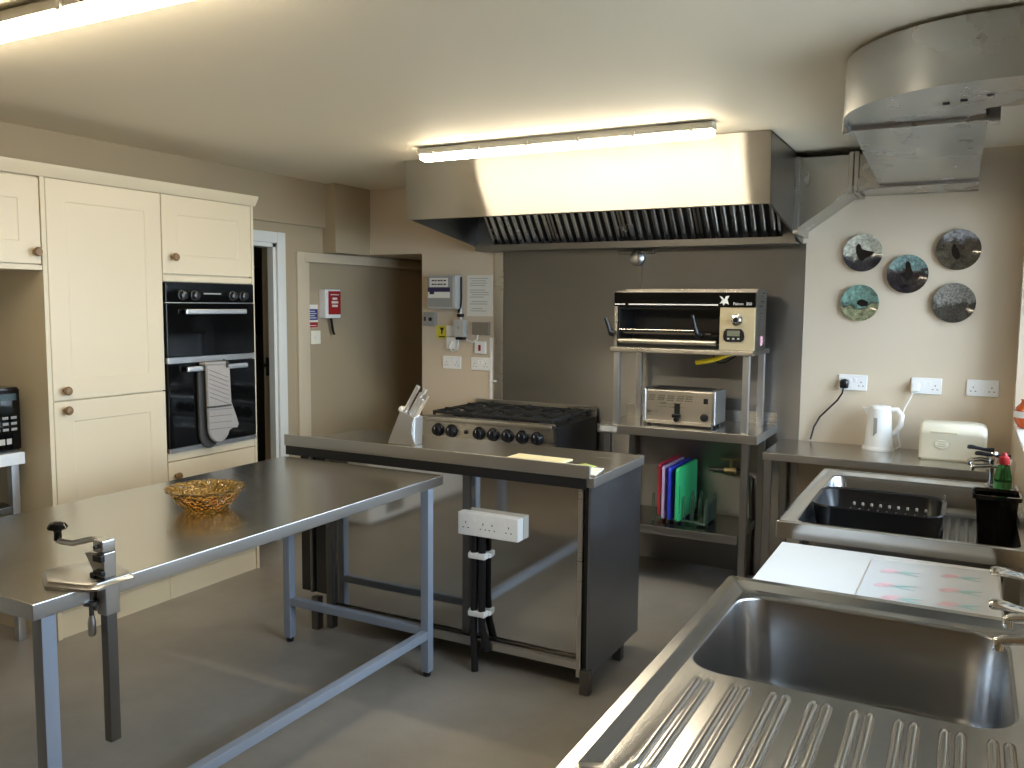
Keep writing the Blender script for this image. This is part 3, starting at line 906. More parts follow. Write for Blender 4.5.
MB().lathe([(0.014, 0.027), (0.012, 0.030)], (-1.085, sy0, 1.487), 24, axis='y').build('knob_cap', black_plastic, sg)
tm = MB().prism([(x, sy0, z) for x, z in ((-1.138, 1.372), (-1.060, 1.372), (-1.046, 1.382), (-1.042, 1.400), (-1.046, 1.425), (-1.060, 1.440), (-1.138, 1.440), (-1.150, 1.425), (-1.154, 1.400), (-1.150, 1.382))], (0, -0.005, 0)).build('timer', black_plastic, sg)
MB().box(-1.132, -1.066, sy0-0.0065, sy0-0.005, 1.402, 1.432).build('timer_display', lcd, tm)
for x in (-1.125, -1.099, -1.073):
    MB().box(x-0.006, x+0.006, sy0-0.0065, sy0-0.005, 1.384, 1.393).build('timer_button', lightgrey_plastic, tm)
MB().cyl((sx0+0.03, sy0-0.004, 1.362), (xc-0.015, sy0-0.004, 1.362), 0.014).build('drip_tray_roll', st_front, sg)
MB().box(sx0+0.05, xc-0.05, sy0+0.015, sy0+0.022, 1.405, 1.412).cyl((sx0+0.03, sy0+0.01, 1.425), (xc-0.12, sy0+0.01, 1.425), 0.005).build('rack_rail', chrome, sg)
gr_ = MB()
for i in range(26):
    x = sx0+0.06+i*0.0205
    gr_.cyl((x, sy0+0.03, 1.40), (x, sy1-0.05, 1.412), 0.003, seg=8)
gr_.build('grill_rack', st_dark, sg)
for x, dz in ((sx0-0.025, 0), (xc-0.125, 0.02)):
    MB().tube([(x+0.03, sy0-0.005, 1.40), (x+0.005, sy0-0.012, 1.41)], 0.02, 12).tube([(x+0.012, sy0-0.015, 1.40), (x, sy0-0.03, 1.45), (x-0.012, sy0-0.04, 1.49+dz)], 0.013, 12, r1=0.009).build('lever_handle', black_plastic, sg)
MB().box(sx1, sx1+0.002, sy0+0.14, sy0+0.19, 1.35, 1.40).build('warning_label', mat('pink_label', srgb(206, 150, 160), 0.5), sg)
MB().box(sx0+0.03, sx1-0.01, sy0+0.10, sy1, sz1, sz1+0.012, 0.002).build('flue_cap', st_front, sg)
gh = thing('gas_hose', 'yellow gas hose with black cable hanging below the grill', 'hose', (-1.33, 4.85, 1.3))
MB().tube([(-1.16, 4.86, 1.305), (-1.21, 4.86, 1.285), (-1.26, 4.86, 1.262), (-1.32, 4.86, 1.245), (-1.39, 4.85, 1.232)], 0.014, 12).build('hose', yellow_hose, gh)
MB().tube([(-1.14, 4.90, 1.305), (-1.18, 4.90, 1.27), (-1.23, 4.90, 1.238), (-1.27, 4.90, 1.232), (-1.30, 4.90, 1.255), (-1.30, 4.90, 1.30)], 0.004, 8).build('cable', black_plastic, gh)
tag(MB().tube([(-1.128, 4.96, 1.30), (-1.126, 4.965, 1.1), (-1.13, 4.965, 0.953)], 0.005, 8).build('power_cable', black_plastic), 'thin black cable running down behind the toaster to the bench upstand', 'cable')

# toaster
to = thing('toaster', 'wide stainless steel slot toaster on the bench under the grill', 'toaster', (-1.4, 4.7, GZ))
ax0, ax1, ay0, ay1 = -1.615, -1.203, 4.60, 4.83
MB().box(ax0+0.012, ax1-0.012, ay0+0.006, ay1-0.006, GZ+0.022, GZ+0.204, 0.012).build('body', st_front, to)
for x in (ax0, ax1-0.016):
    MB().box(x, x+0.016, ay0, ay1, GZ+0.018, GZ+0.208, 0.007, seg=3).build('end_panel', alu, to)
MB().box(ax0+0.02, ax1-0.02, ay0-0.002, ay0+0.008, GZ+0.012, GZ+0.03, 0.002).build('crumb_tray', st_front, to)
for i in range(4):
    y = ay0+0.035+i*0.045
    MB().box(ax0+0.04, ax1-0.04, y, y+0.022, GZ+0.202, GZ+0.2085, 0.002).build('slot', black_mat, to)
MB().box(-1.432, -1.402, ay0-0.0, ay0+0.008, GZ+0.06, GZ+0.13).build('lever_slot', black_mat, to)
MB().box(-1.440, -1.394, ay0-0.026, ay0+0.004, GZ+0.052, GZ+0.072, 0.005).cyl((-1.417, ay0+0.004, GZ+0.042), (-1.417, ay0-0.02, GZ+0.042), 0.013).build('lever', black_plastic, to)
MB().lathe([(0.022, 0), (0.022, 0.012), (0.016, 0.016)], (-1.262, ay0+0.006, GZ+0.06), 20, axis='y').build('dial', black_plastic, to)
MB().box(-1.27, -1.245, ay0+0.003, ay0+0.008, GZ+0.135, GZ+0.165, 0.002).build('switch', black_plastic, to)
vt = MB()
for gx in (-1.585, -1.53, -1.475, -1.42, -1.37):
    for i in range(5):
        for j in range(3):
            vt.obox((gx+i*0.008+j*0.003, ay0+0.006, GZ+0.145+j*0.012), (0.003, 0.002, 0.008), (0, 0.6, 0))
vt.build('vent_slots', black_mat, to)
for x in (ax0+0.02, ax1-0.04):
    for y in (ay0+0.02, ay1-0.04):
        MB().cyl((x+0.01, y+0.01, GZ), (x+0.01, y+0.01, GZ+0.024), 0.012).build('foot', black_plastic, to)

# chopping boards in their rack
rk = thing('chopping_board_rack', 'wire rack holding coloured chopping boards on the lower shelf of the bench', 'rack', (-1.35, 4.75, 0.334))
mb = MB()
mb.box(-1.53, -1.24, 4.62, 4.636, 0.350, 0.358).box(-1.53, -1.24, 4.80, 4.816, 0.350, 0.358)
mb.box(-1.30, -1.24, 4.60, 4.84, 0.346, 0.358, 0.003).box(-1.25, -1.24, 4.60, 4.84, 0.358, 0.45, 0.002)
for x in (-1.555, -1.510, -1.466, -1.422, -1.376, -1.33, -1.285, -1.25):
    for y in (4.628, 4.808):
        mb.tube([(x, y, 0.334), (x, y, 0.45), (x+0.002, y, 0.485), (x+0.006, y, 0.495), (x+0.010, y, 0.485), (x+0.012, y, 0.45), (x+0.012, y, 0.334)], 0.003, 8)
mb.build('wire_frame', mat('grey_green_wire', srgb(96, 116, 104), 0.35, metal=0.4), rk)
for (x, m_, lb, y0, tilt) in ((-1.527, red_board, 'red chopping board, first in the rack on the bench shelf', 4.66, 0.0), (-1.481, lilac_board, 'pale lilac chopping board between the red and blue boards', 4.59, 0.0),
                     (-1.440, blue_board, 'blue chopping board between the lilac and green boards', 4.575, 0.0), (-1.393, green_board, 'green chopping board facing out at the end of the rack', 4.56, 0.0)):
    h = 0.30
    lp = rr(y0, y0+0.37, 0.358, 0.358+h, 0.018, 0)
    A = [(x-0.008, p[0], p[1]) for p in lp]
    B = [(x+0.008, p[0], p[1]) for p in lp]
    tag(MB().loops([A, B]).box(x+0.0078, x+0.0086, y0+0.025, y0+0.033, 0.40, 0.56, mi=1).build('chopping_board', [m_, ink]), lb, 'chopping board', 'coloured chopping boards in the rack')
gv = thing('gas_valve', 'gas pipe with brass valve on the wall behind the bench', 'valve', (-1.2, 4.97, 0.7))
MB().tube([(-1.32, 4.965, 0.60), (-1.12, 4.965, 0.60), (-1.08, 4.965, 0.57), (-1.07, 4.965, 0.4), (-1.07, 4.965, 0.0)], 0.013, 12).build('pipe', st_dark, gv)
MB().cyl((-1.23, 4.965, 0.60), (-1.16, 4.965, 0.60), 0.024, seg=8).cyl((-1.195, 4.965, 0.60), (-1.195, 4.965, 0.66), 0.012).build('valve_body', brass, gv)
MB().box(-1.255, -1.14, 4.957, 4.975, 0.66, 0.672, 0.003).build('lever', brass, gv)

# ================================================================== BACK COUNTER
bk = thing('back_counter', 'plain steel counter along the back wall under the plates', 'counter', (-0.36, 4.74, 0))
kx0, ky_0, KZ = -0.918, 4.478, 0.808
MB().box(kx0, XR-0.005, ky_0, 4.997, KZ-0.04, KZ, 0.004).build('worktop', st_topx, bk, sides=st_edge)
for x in (kx0+0.006, 0.12):
    for y in (ky_0+0.015, 4.93):
        MB().box(x, x+0.038, y, y+0.038, 0.0, KZ-0.04, 0.003).build('leg', st_grey, bk)
MB().box(kx0+0.05, 0.12, 4.955, 4.975, 0.18, 0.22, 0.003).build('stretcher', st_leg, bk)

# kettle
ke = thing('kettle', 'white plastic jug kettle with a dark water gauge on the back counter', 'kettle', (-0.40, 4.885, KZ))
kx, ky = -0.400, 4.885
MB().lathe([(0.072, KZ+0.02), (0.070, KZ+0.03), (0.062, KZ+0.13), (0.058, KZ+0.21), (0.058, KZ+0.222), (0.045, KZ+0.226)], (kx, ky, 0), 36).build('body', white_plastic, ke)
MB().lathe([(0.080, KZ), (0.082, KZ+0.008), (0.076, KZ+0.02), (0.06, KZ+0.021)], (kx, ky, 0), 36).build('power_base', white_plastic, ke)
MB().lathe([(0.056, KZ+0.224), (0.052, KZ+0.232), (0.02, KZ+0.238)], (kx, ky, 0), 36).build('lid', white_plastic, ke)
MB().prism([(kx-0.052, ky-0.02, KZ+0.17), (kx-0.085, ky-0.012, KZ+0.222), (kx-0.05, ky-0.025, KZ+0.223)], (0, 0.03, 0)).build('spout', white_plastic, ke)
MB().tube([(kx+0.050, ky-0.005, KZ+0.215), (kx+0.085, ky-0.01, KZ+0.218), (kx+0.108, ky-0.012, KZ+0.19), (kx+0.104, ky-0.012, KZ+0.14), (kx+0.082, ky-0.01, KZ+0.10), (kx+0.06, ky-0.005, KZ+0.088)], 0.014, 14).build('handle', white_plastic, ke)
MB().obox((kx-0.014, ky-0.064, KZ+0.125), (0.018, 0.006, 0.10), (0.09, 0, 0), b=0.002).build('water_gauge', mat('gauge_grey', srgb(150, 148, 142), 0.2), ke)

# bread bin
bb = thing('bread_bin', 'cream enamel bread bin with rounded lid near the window', 'bread bin', (-0.05, 4.78, KZ))
W0, W1, Y0, Y1 = -0.197, 0.100, 4.68, 4.88
z0 = KZ+0.008
prof = []
for k in range(9):
    a = PI/2*k/8
    prof.append((Y0+0.05-0.05*math.sin(PI/2-a)+0.0, z0+0.125+0.05*math.sin(a)))
pts = [(Y0+0.004, z0)] + [(Y0+0.002, z0+0.12)] + prof + [(Y1-0.03, z0+0.175), (Y1, z0+0.15), (Y1, z0)]
lps = []
for x, s in ((W0, 0.90), (W0+0.006, 0.96), (W0+0.016, 1), (W1-0.045, 1), (W1-0.02, 0.975), (W1-0.006, 0.93), (W1, 0.86)):
    lps.append([(x, (Y0+Y1)/2+(y-(Y0+Y1)/2)*s, z0+(z-z0)*s) for y, z in pts])
MB().loops(lps).build('body', cream_enamel, bb, angle=50)
MB().box(W0+0.01, W1-0.01, Y0+0.012, Y1-0.01, KZ, z0+0.006).build('base', cream_enamel, bb)
ov = [(-0.095+0.036*math.cos(2*PI*k/24), Y0+0.0018, z0+0.075+0.026*math.sin(2*PI*k/24)) for k in range(24)]
ov2 = [(-0.095+0.032*math.cos(2*PI*k/24), Y0+0.0012, z0+0.075+0.022*math.sin(2*PI*k/24)) for k in range(24)]
lines = MB().loops([ov, [(p[0], p[1]-0.0012, p[2]) for p in ov]], mi=0).loops([ov2, [(p[0], p[1]-0.0012, p[2]) for p in ov2]], mi=1)
for i, (a, b) in enumerate(((-0.115, -0.077), (-0.112, -0.08), (-0.118, -0.074))):
    lines.box(a, b, Y0-0.0012, Y0+0.0008, z0+0.062+i*0.011, z0+0.067+i*0.011)
lines.build('oval_label', [mat('faded_grey_print', srgb(204, 198, 176), 0.4), cream_enamel], bb)
MB().box(-0.15, -0.03, Y0-0.004, Y0+0.004, z0+0.128, z0+0.136, 0.002).build('lid_grip', mat('grip_beige', srgb(206, 196, 166), 0.35), bb)
MB().box(-0.16, -0.145, Y0+0.04, Y0+0.05, KZ, z0).build('foot', black_plastic, bb)

# sockets on the back wall
def dsocket(cx, cz, label, group, y=YB):
    t = thing('wall_socket', label, 'socket', (cx, y, cz), group)
    MB().box(cx-0.073, cx+0.073, y-0.010, y, cz-0.043, cz+0.043, 0.004).build('faceplate', white_plastic, t)
    for s in (-1, 1):
        mm = MB()
        holes(mm, cx+s*0.042, cz-0.008, y-0.010, 1.0)
        mm.build('pin_holes', ink, t)
        MB().box(cx+s*0.014-0.006, cx+s*0.014+0.006, y-0.0125, y-0.009, cz+0.004, cz+0.024, 0.001).build('switch', white_plastic, t)
    return t
G1 = 'double sockets above the back counter'
dsocket(-0.553, 1.149, 'white double wall socket with the black plug in it', G1)
dsocket(-0.190, 1.149, 'white double wall socket with the white plug in it', G1)
dsocket(0.070, 1.151, 'white double wall socket with nothing plugged in, above the bread bin', G1)
pg = thing('black_plug', 'black plug with cable in the wall socket nearest the steel splashback', 'plug', (-0.595, 4.985, 1.14))
MB().lathe([(0.024, 0.010), (0.025, 0.018), (0.022, 0.035), (0.012, 0.042)], (-0.595, YB, 1.145), 20, axis='y').box(-0.617, -0.573, YB-0.04, YB-0.0105, 1.118, 1.15, 0.006).build('plug_body', black_plastic, pg)
MB().tube([(-0.598, YB-0.03, 1.12), (-0.602, YB-0.035, 1.09), (-0.625, YB-0.03, 1.05), (-0.67, YB-0.025, 1.0), (-0.715, YB-0.02, 0.95), (-0.745, YB-0.02, 0.89), (-0.76, YB-0.02, 0.82)], 0.005, 8).build('cable', black_plastic, pg)
pg = thing('white_plug', 'white plug with thin white cable leading down to the kettle', 'plug', (-0.24, 4.985, 1.14))
MB().box(-0.262, -0.218, YB-0.045, YB-0.0105, 1.118, 1.168, 0.010).build('plug_body', white_plastic, pg)
MB().tube([(-0.25, YB-0.03, 1.12), (-0.262, YB-0.03, 1.08), (-0.285, YB-0.04, 1.03), (-0.305, YB-0.05, 0.96), (-0.31, YB-0.06, 0.88), (-0.295, YB-0.08, 0.83), (-0.315, YB-0.12, KZ+0.012)], 0.0035, 8).build('cable', white_plastic, pg)

# collector's plates
def wplate(cx, cz, r, m, label, extra=None):
    t = thing('wall_plate', label, 'plate', (cx, YB, cz), 'round picture plates on the back wall')
    o = MB().lathe([(r*0.55, 0.001), (r*0.60, 0.006), (r*0.97, 0.017), (r, 0.020), (r*0.985, 0.022), (r*0.64, 0.013), (r*0.55, 0.011), (0.002, 0.011)], (cx, YB, cz), 48, axis='y').build('dish', m, t)
    if extra:
        A = [(cx+x*r, YB-0.0125-0.008*max(0, (math.hypot(x, z)-0.55)/0.45), cz+z*r) for x, z in extra]
        MB().prism(A, (0, -0.0008, 0)).build('painted_bird', mat('bird_brown', (0.015, 0.012, 0.01, 1), 0.15), t)
    return t
bird1 = [(-0.35, 0.35), (-0.25, 0.5), (-0.12, 0.42), (-0.05, 0.2), (0.3, 0.1), (0.6, 0.05), (0.45, -0.12), (0.2, -0.25), (0.0, -0.45), (-0.2, -0.3), (-0.33, 0.0)]
bird2 = [(-0.1, 0.62), (0.02, 0.68), (0.12, 0.55), (0.16, 0.3), (0.28, 0.05), (0.22, -0.2), (0.0, -0.28), (-0.12, -0.1), (-0.1, 0.3)]
bird4 = [(-0.1, 0.12), (0.05, 0.2), (0.25, 0.15), (0.45, 0.05), (0.4, -0.15), (0.1, -0.2), (-0.15, -0.05)]
bird3 = [(-0.25, 0.25), (-0.18, 0.3), (-0.1, 0.15), (0.0, 0.0), (0.1, -0.35), (-0.05, -0.5), (-0.25, -0.3), (-0.3, 0.0)]
wplate(-0.532, 1.851, 0.100, plate_mat('plate_print_pale', srgb(180, 178, 162), srgb(96, 92, 88), srgb(50, 46, 50), 0.38, 1.0), 'round picture plate with a dark bird against pale sky, beside the duct', bird1)
wplate(-0.308, 1.736, 0.101, plate_mat('plate_print_teal', srgb(112, 136, 132), srgb(74, 66, 66), srgb(40, 34, 36), 0.60, 2.3), 'round picture plate with an upright dark bird, in the middle of the five', bird2)
wplate(-0.075, 1.858, 0.104, plate_mat('plate_print_dusk', srgb(128, 126, 126), srgb(78, 72, 70), srgb(70, 62, 50), 0.74, 5.1), 'round grey brown picture plate at the top near the window', bird3)
wplate(-0.536, 1.583, 0.098, plate_mat('plate_print_lake', srgb(108, 138, 126), srgb(66, 72, 62), srgb(128, 128, 96), 0.46, 7.7), 'round picture plate with green blue sky, lower of the pair beside the duct', bird4)
wplate(-0.083, 1.586, 0.102, plate_mat('plate_print_grey', srgb(120, 116, 108), srgb(84, 80, 72), srgb(60, 56, 50), 0.5, 9.9, 9.0), 'round mottled grey picture plate, lower of the pair near the window')

# ================================================================== SINKS
def sink(name, label, x0, x1, y0, y1, z, bowl, brad, depth, deck_d=0.012, rim=0.026):
    t = thing(name, label, 'sink', ((x0+x1)/2, (y0+y1)/2, 0))
    dk = (x0+rim+0.028, x1-rim-0.028, y0+rim+0.028, y1-rim-0.028)
    zd = z-deck_d
    MB().loops([rr(x0, x1, y0, y1, 0.006, z-0.055), rr(x0, x1, y0, y1, 0.008, z-0.003), rr(x0+0.003, x1-0.003, y0+0.003, y1-0.003, 0.01, z),
                rr(x0+rim, x1-rim, y0+rim, y1-rim, 0.02, z), rr(x0+rim+0.003, x1-rim-0.003, y0+rim+0.003, y1-rim-0.003, 0.022, z-0.0015), rr(*dk, 0.03, zd), rr(bowl[0]-0.008, bowl[1]+0.008, bowl[2]-0.008, bowl[3]+0.008, brad+0.008, zd-0.0005)], cap0=False, cap1=False).build('deck', st_sink, t, angle=18)
    a, b, c, d_ = bowl
    MB().loops([rr(a-0.008, b+0.008, c-0.008, d_+0.008, brad+0.008, zd-0.0005), rr(a-0.003, b+0.003, c-0.003, d_+0.003, brad+0.003, zd-0.002), rr(a, b, c, d_, brad, zd-0.008), rr(a+0.01, b-0.01, c+0.01, d_-0.01, brad, zd-depth+0.04), rr(a+0.016, b-0.016, c+0.016, d_-0.016, brad, zd-depth+0.015),
                rr(a+0.035, b-0.035, c+0.035, d_-0.035, brad*0.8, zd-depth)], cap0=False).build('bowl', st_bowl, t, angle=50)
    for x in (x0+0.03, x1-0.08):
        for y in (y0+0.03, y1-0.08):
            MB().box(x, x+0.045, y, y+0.045, 0, z-0.055, 0.003).build('leg', st_leg, t)
    return t, zd
SZ = 0.85
s1, zd = sink('drainer_sink', 'steel sink with deep bowl and ribbed drainer nearest the camera', -0.531, 0.200, 1.13, 2.226, SZ, (-0.474, 0.104, 1.638, 2.130), 0.075, 0.24)
for i in range(8):
    x = -0.420+i*0.0715
    for dx in (-0.012, 0.012):
        lps = []
        y0, y1 = 1.20, 1.600
        n = 24
        for k in range(n+1):
            y = y0+(y1-y0)*k/n
            s = min(1, math.sqrt(max(0.0, 1-(1-min(1, (y-y0)/0.012, (y1-y)/0.012))**2))+0.02)
            lps.append([(x+dx+0.0098*s*math.cos(a), y, zd-0.001+0.0085*s*math.sin(a)) for a in [PI*j/8 for j in range(9)]])
        MB().loops(lps).build('drainer_rib', st_sink, s1, angle=60)
s2, zd2 = sink('deep_sink', 'steel sink holding the black dish rack, below the back counter', -0.540, 0.207, 2.884, 3.945, SZ, (-0.480, 0.182, 2.925, 3.835), 0.05, 0.125, 0.004, 0.010)
rb = MB()
for i in range(6):
    x = -0.035+i*0.03
    lps = []
    for k in range(13):
        y = 3.0+0.8*k/12
        lps.append([(x+0.009*math.cos(a), y, zd2-0.125+0.007*math.sin(a)) for a in [PI*j/6 for j in range(7)]])
    rb.loops(lps)
rb.build('drainer_ridges', st_sink, s2, angle=60)
# waste of the front sink
MB().lathe([(0.04, 0.006), (0.035, 0.009), (0.012, 0.004), (0.001, 0.003)], (-0.18, 1.87, zd-0.24), 24).build('waste', chrome, s1)

# taps: pillar bodies with spout and long lever
def tap(x, y, zb, label, group, h_sp, h_lv, reach_sp, reach_lv, black=False, drop=0.02):
    t = thing('lever_tap', label, 'tap', (x, y, zb), group)
    MB().lathe([(0.026, zb), (0.026, zb+0.006), (0.016, zb+0.012), (0.016, zb+h_sp-0.015), (0.020, zb+h_sp), (0.020, zb+h_lv-0.03), (0.014, zb+h_lv-0.01)], (x, y, 0), 20).build('body', chrome, t)
    MB().tube([(x, y, zb+h_sp), (x-reach_sp*0.5, y, zb+h_sp+0.006), (x-reach_sp*0.92, y, zb+h_sp), (x-reach_sp, y, zb+h_sp-0.004), (x-reach_sp, y, zb+h_sp-drop)], 0.0095, 14).build('spout', chrome, t)
    lv = MB()
    zz = zb+h_lv
    lps = []
    for k, (s, hw, hh, dz) in enumerate(((0, 0.013, 0.010, -0.004), (0.35, 0.009, 0.007, -0.004), (0.6, 0.010, 0.007, 0.0), (0.8, 0.015, 0.009, 0.003), (0.95, 0.015, 0.009, 0.003), (1.0, 0.009, 0.005, 0.002))):
        xx = x-reach_lv*s
        lps.append([(xx, y+hw*math.cos(a), zz+dz+hh*math.sin(a)) for a in [2*PI*j/12 for j in range(12)]])
    lv.loops(lps).build('lever', black_plastic if black else chrome, t)
    return t
ga, gb_ = 'lever taps of the ribbed drainer sink', 'lever taps of the deep sink'
tap(0.165, 1.93, SZ-0.004, 'chrome lever tap beside the drainer sink, farther of its pair', ga, 0.10, 0.188, 0.070, 0.106)
tap(0.165, 1.74, SZ-0.004, 'chrome lever tap beside the drainer sink, nearer of its pair', ga, 0.118, 0.178, 0.092, 0.110)
tap(0.108, 3.885, SZ, 'black levered chrome tap by the deep sink, standing farther from the window wall', gb_, 0.100, 0.150, 0.085, 0.095, True)
tap(0.166, 3.875, SZ, 'black levered chrome tap by the deep sink, standing closer to the window wall', gb_, 0.078, 0.128, 0.130, 0.125, True)

# dish rack
dr_ = thing('dish_rack', 'black plastic dish drainer with wire prongs standing in the deep sink', 'dish rack', (-0.27, 3.4, 0.72))
ra, rb_, rc, rd = -0.477, -0.042, 3.13, 3.49
zb = zd2-0.125+0.003
MB().loops([rr(ra+0.02, rb_-0.01, rc+0.02, rd-0.02, 0.05, zb), rr(ra+0.012, rb_-0.006, rc+0.012, rd-0.012, 0.05, zb+0.03), rr(ra+0.014, rb_-0.008, rc+0.014, rd-0.014, 0.05, zb+0.033), rr(ra+0.022, rb_-0.014, rc+0.022, rd-0.022, 0.05, zb+0.006)]).build('drip_tray', black_plastic, dr_)
zk = zb+0.034
MB().loops([rr(ra+0.04, rb_-0.03, rc+0.04, rd-0.04, 0.05, zk), rr(ra+0.02, rb_-0.012, rc+0.02, rd-0.02, 0.06, zk+0.03), rr(ra+0.006, rb_-0.006, rc+0.006, rd-0.006, 0.07, zk+0.094), rr(ra, rb_, rc, rd, 0.075, zk+0.102), rr(ra+0.002, rb_-0.002, rc+0.002, rd-0.002, 0.075, zk+0.107), rr(ra+0.014, rb_-0.014, rc+0.014, rd-0.014, 0.065, zk+0.102),
            rr(ra+0.028, rb_-0.02, rc+0.028, rd-0.028, 0.055, zk+0.035), rr(ra+0.048, rb_-0.038, rc+0.048, rd-0.048, 0.045, zk+0.008)]).build('basket', black_plastic, dr_, angle=50)
for x in (ra+0.06, ra+0.15, ra+0.24, ra+0.33, rb_-0.06):
    for y in (rc+0.06, rd-0.07):
        MB().box(x-0.008, x+0.008, y, y+0.012, zb+0.005, zk+0.004, 0.002).build('foot', grey_plastic, dr_)
for row, y in enumerate((3.24, 3.35)):
    zq = zk-0.034+0.014
    pr_ = MB()
    pr_.cyl((ra+0.12, y, zq+0.05), (rb_-0.05, y, zq+0.05), 0.003, seg=8)
    for i in range(9):
        x = ra+0.13+i*0.030
        pr_.cyl((x, y, zq+0.05), (x, y, zq+0.098), 0.0028, seg=8)
        pr_.lathe([(0.0045, zq+0.094), (0.0045, zq+0.102), (0.002, zq+0.104)], (x, y, 0), 10, mi=1)
    pr_.build('prong_row', [black_plastic, lightgrey_plastic], dr_)
MB().box(rb_-0.012, rb_-0.006, 3.40, 3.415, zk+0.06, zk+0.13, 0.002).build('side_clip', alu, dr_)

# utensil caddy and bottle
cdy = thing('utensil_caddy', 'square black plastic caddy standing on the drainer of the deep sink', 'caddy', (0.11, 3.45, 0.72))
za = zd2-0.125+0.0065
MB().loops([rr(0.060, 0.168, 3.412, 3.52, 0.012, za), rr(0.046, 0.180, 3.400, 3.535, 0.012, za+0.160), rr(0.036, 0.190, 3.390, 3.545, 0.014, za+0.163), rr(0.036, 0.190, 3.390, 3.545, 0.014, za+0.178), rr(0.044, 0.182, 3.398, 3.537, 0.012, za+0.178), rr(0.064, 0.164, 3.416, 3.516, 0.010, za+0.01)]).build('tub', black_gloss, cdy, angle=50)
bt = thing('washing_up_bottle', 'green washing-up bottle with red cap behind the black caddy', 'bottle', (0.140, 3.70, za))
bxx, byy = 0.138, 3.70
MB().lathe([(0.027, za), (0.030, za+0.01), (0.030, za+0.20), (0.020, za+0.24), (0.012, za+0.245), (0.010, za+0.25)], (bxx, byy, 0), 24).build('body', bottle_green, bt)
MB().lathe([(0.016, za+0.245), (0.019, za+0.25), (0.018, za+0.272), (0.010, za+0.278), (0.008, za+0.288), (0.004, za+0.29)], (bxx, byy, 0), 20).build('cap', red_m, bt)
MB().lathe([(0.0305, za+0.08), (0.0305, za+0.18)], (bxx, byy, 0), 24, cap0=False, cap1=False).build('label', mat('bottle_label', srgb(60, 130, 70), 0.4), bt)
# ornament on the window sill
orn = thing('sill_ornament', 'round orange and white glazed jar on the window sill', 'ornament', (0.268, 4.72, 0.992))
MB().lathe([(0.03, 0.992), (0.045, 0.998), (0.062, 1.03), (0.066, 1.06), (0.058, 1.09), (0.04, 1.11), (0.034, 1.12), (0.04, 1.13), (0.012, 1.136)], (0.268, 4.72, 0), 28).build('pot', orange_glaze, orn)
MB().lathe([(0.0655, 1.045), (0.0675, 1.058), (0.065, 1.075)], (0.268, 4.72, 0), 28, cap0=False, cap1=False).build('white_band', white_plastic, orn)

# white undercounter appliance between the sinks
ap = thing('undercounter_fridge', 'white undercounter appliance between the two sinks, flowered board on top', 'fridge', (-0.2, 2.5, 0))
MB().box(-0.505, 0.112, 2.232, 2.815, 0.768, 0.80, 0.004).build('top', white_top, ap)
MB().box(-0.47, 0.11, 2.24, 2.805, 0.05, 0.768, 0.004).build('body', white_top, ap)
MB().box(-0.50, -0.472, 2.24, 2.805, 0.10, 0.762, 0.008).build('door', white_top, ap)
for x in (-0.44, 0.06):
    for y in (2.26, 2.76):
        MB().cyl((x, y, 0), (x, y, 0.055), 0.02).build('foot', black_plastic, ap)
fb = thing('glass_board', 'pale glass chopping board printed with pink tulips on the white appliance', 'chopping board', (-0.06, 2.55, 0.80))
A = [(-0.232, 2.36, 0.8), (0.106, 2.36, 0.8), (0.106, 2.778, 0.8), (-0.226, 2.735, 0.8)]
MB().prism(A, (0, 0, 0.005), b=0.002).build('board', mat_print, fb)
fl = MB()
for r_, (cx, cy) in enumerate(((-0.155, 2.63), (-0.158, 2.49), (-0.135, 2.385), (0.0, 2.665), (0.0, 2.53), (0.0, 2.405))):
    # heads lie to the left, stems run right
    for k in range(3):
        pet = [(cx-0.022+0.018*math.cos(2*PI*j/10)+0.007*k, cy+(k-1)*0.010+0.012*math.sin(2*PI*j/10), 0.8052+k*0.0002) for j in range(10)]
        fl.prism(pet, (0, 0, 0.0003), mi=0)
    lf_ = [(cx+0.012, cy, 0.8052), (cx+0.030, cy+0.020, 0.8052), (cx+0.065, cy+0.022, 0.8052), (cx+0.03, cy+0.004, 0.8052)]
    fl.prism(lf_, (0, 0, 0.0003), mi=1)
    lf_ = [(cx+0.005, cy-0.004, 0.8052), (cx+0.035, cy-0.002, 0.8052), (cx+0.062, cy-0.016, 0.8052), (cx+0.03, cy-0.014, 0.8052)]
    fl.prism(lf_, (0, 0, 0.0003), mi=1)
tp = fl.build('tulip_print', [pink_print, teal_print], fb)
tp['kind'] = 'stuff'

# ================================================================== TALL CABINETS
CX = -3.62
CB = -4.215
def door(parent, y0, y1, z0, z1, name='door', knob=None, sh=0.095, rec=0.003):
    """framed cupboard door that faces +x"""
    d_ = MB()
    x0, x1 = CX-0.022, CX
    d_.loops([[(x0, y0, z0), (x0, y1, z0), (x0, y1, z1), (x0, y0, z1)], [(x1-0.002, y0, z0), (x1-0.002, y1, z0), (x1-0.002, y1, z1), (x1-0.002, y0, z1)],
              [(x1, y0+0.002, z0+0.002), (x1, y1-0.002, z0+0.002), (x1, y1-0.002, z1-0.002), (x1, y0+0.002, z1-0.002)],
              [(x1, y0+sh, z0+sh), (x1, y1-sh, z0+sh), (x1, y1-sh, z1-sh), (x1, y0+sh, z1-sh)],
              [(x1-rec, y0+sh+0.004, z0+sh+0.004), (x1-rec, y1-sh-0.004, z0+sh+0.004), (x1-rec, y1-sh-0.004, z1-sh-0.004), (x1-rec, y0+sh+0.004, z1-sh-0.004)]])
    d_ = d_.build(name, cream, parent, angle=20)
    if knob:
        ky, kz = knob
        MB().lathe([(0.010, 0.0), (0.009, 0.012), (0.018, 0.018), (0.021, 0.028), (0.016, 0.036), (0.004, 0.038)], (CX, ky, kz), 20, axis='x').build('knob', wood_knob, d_)
    return d_
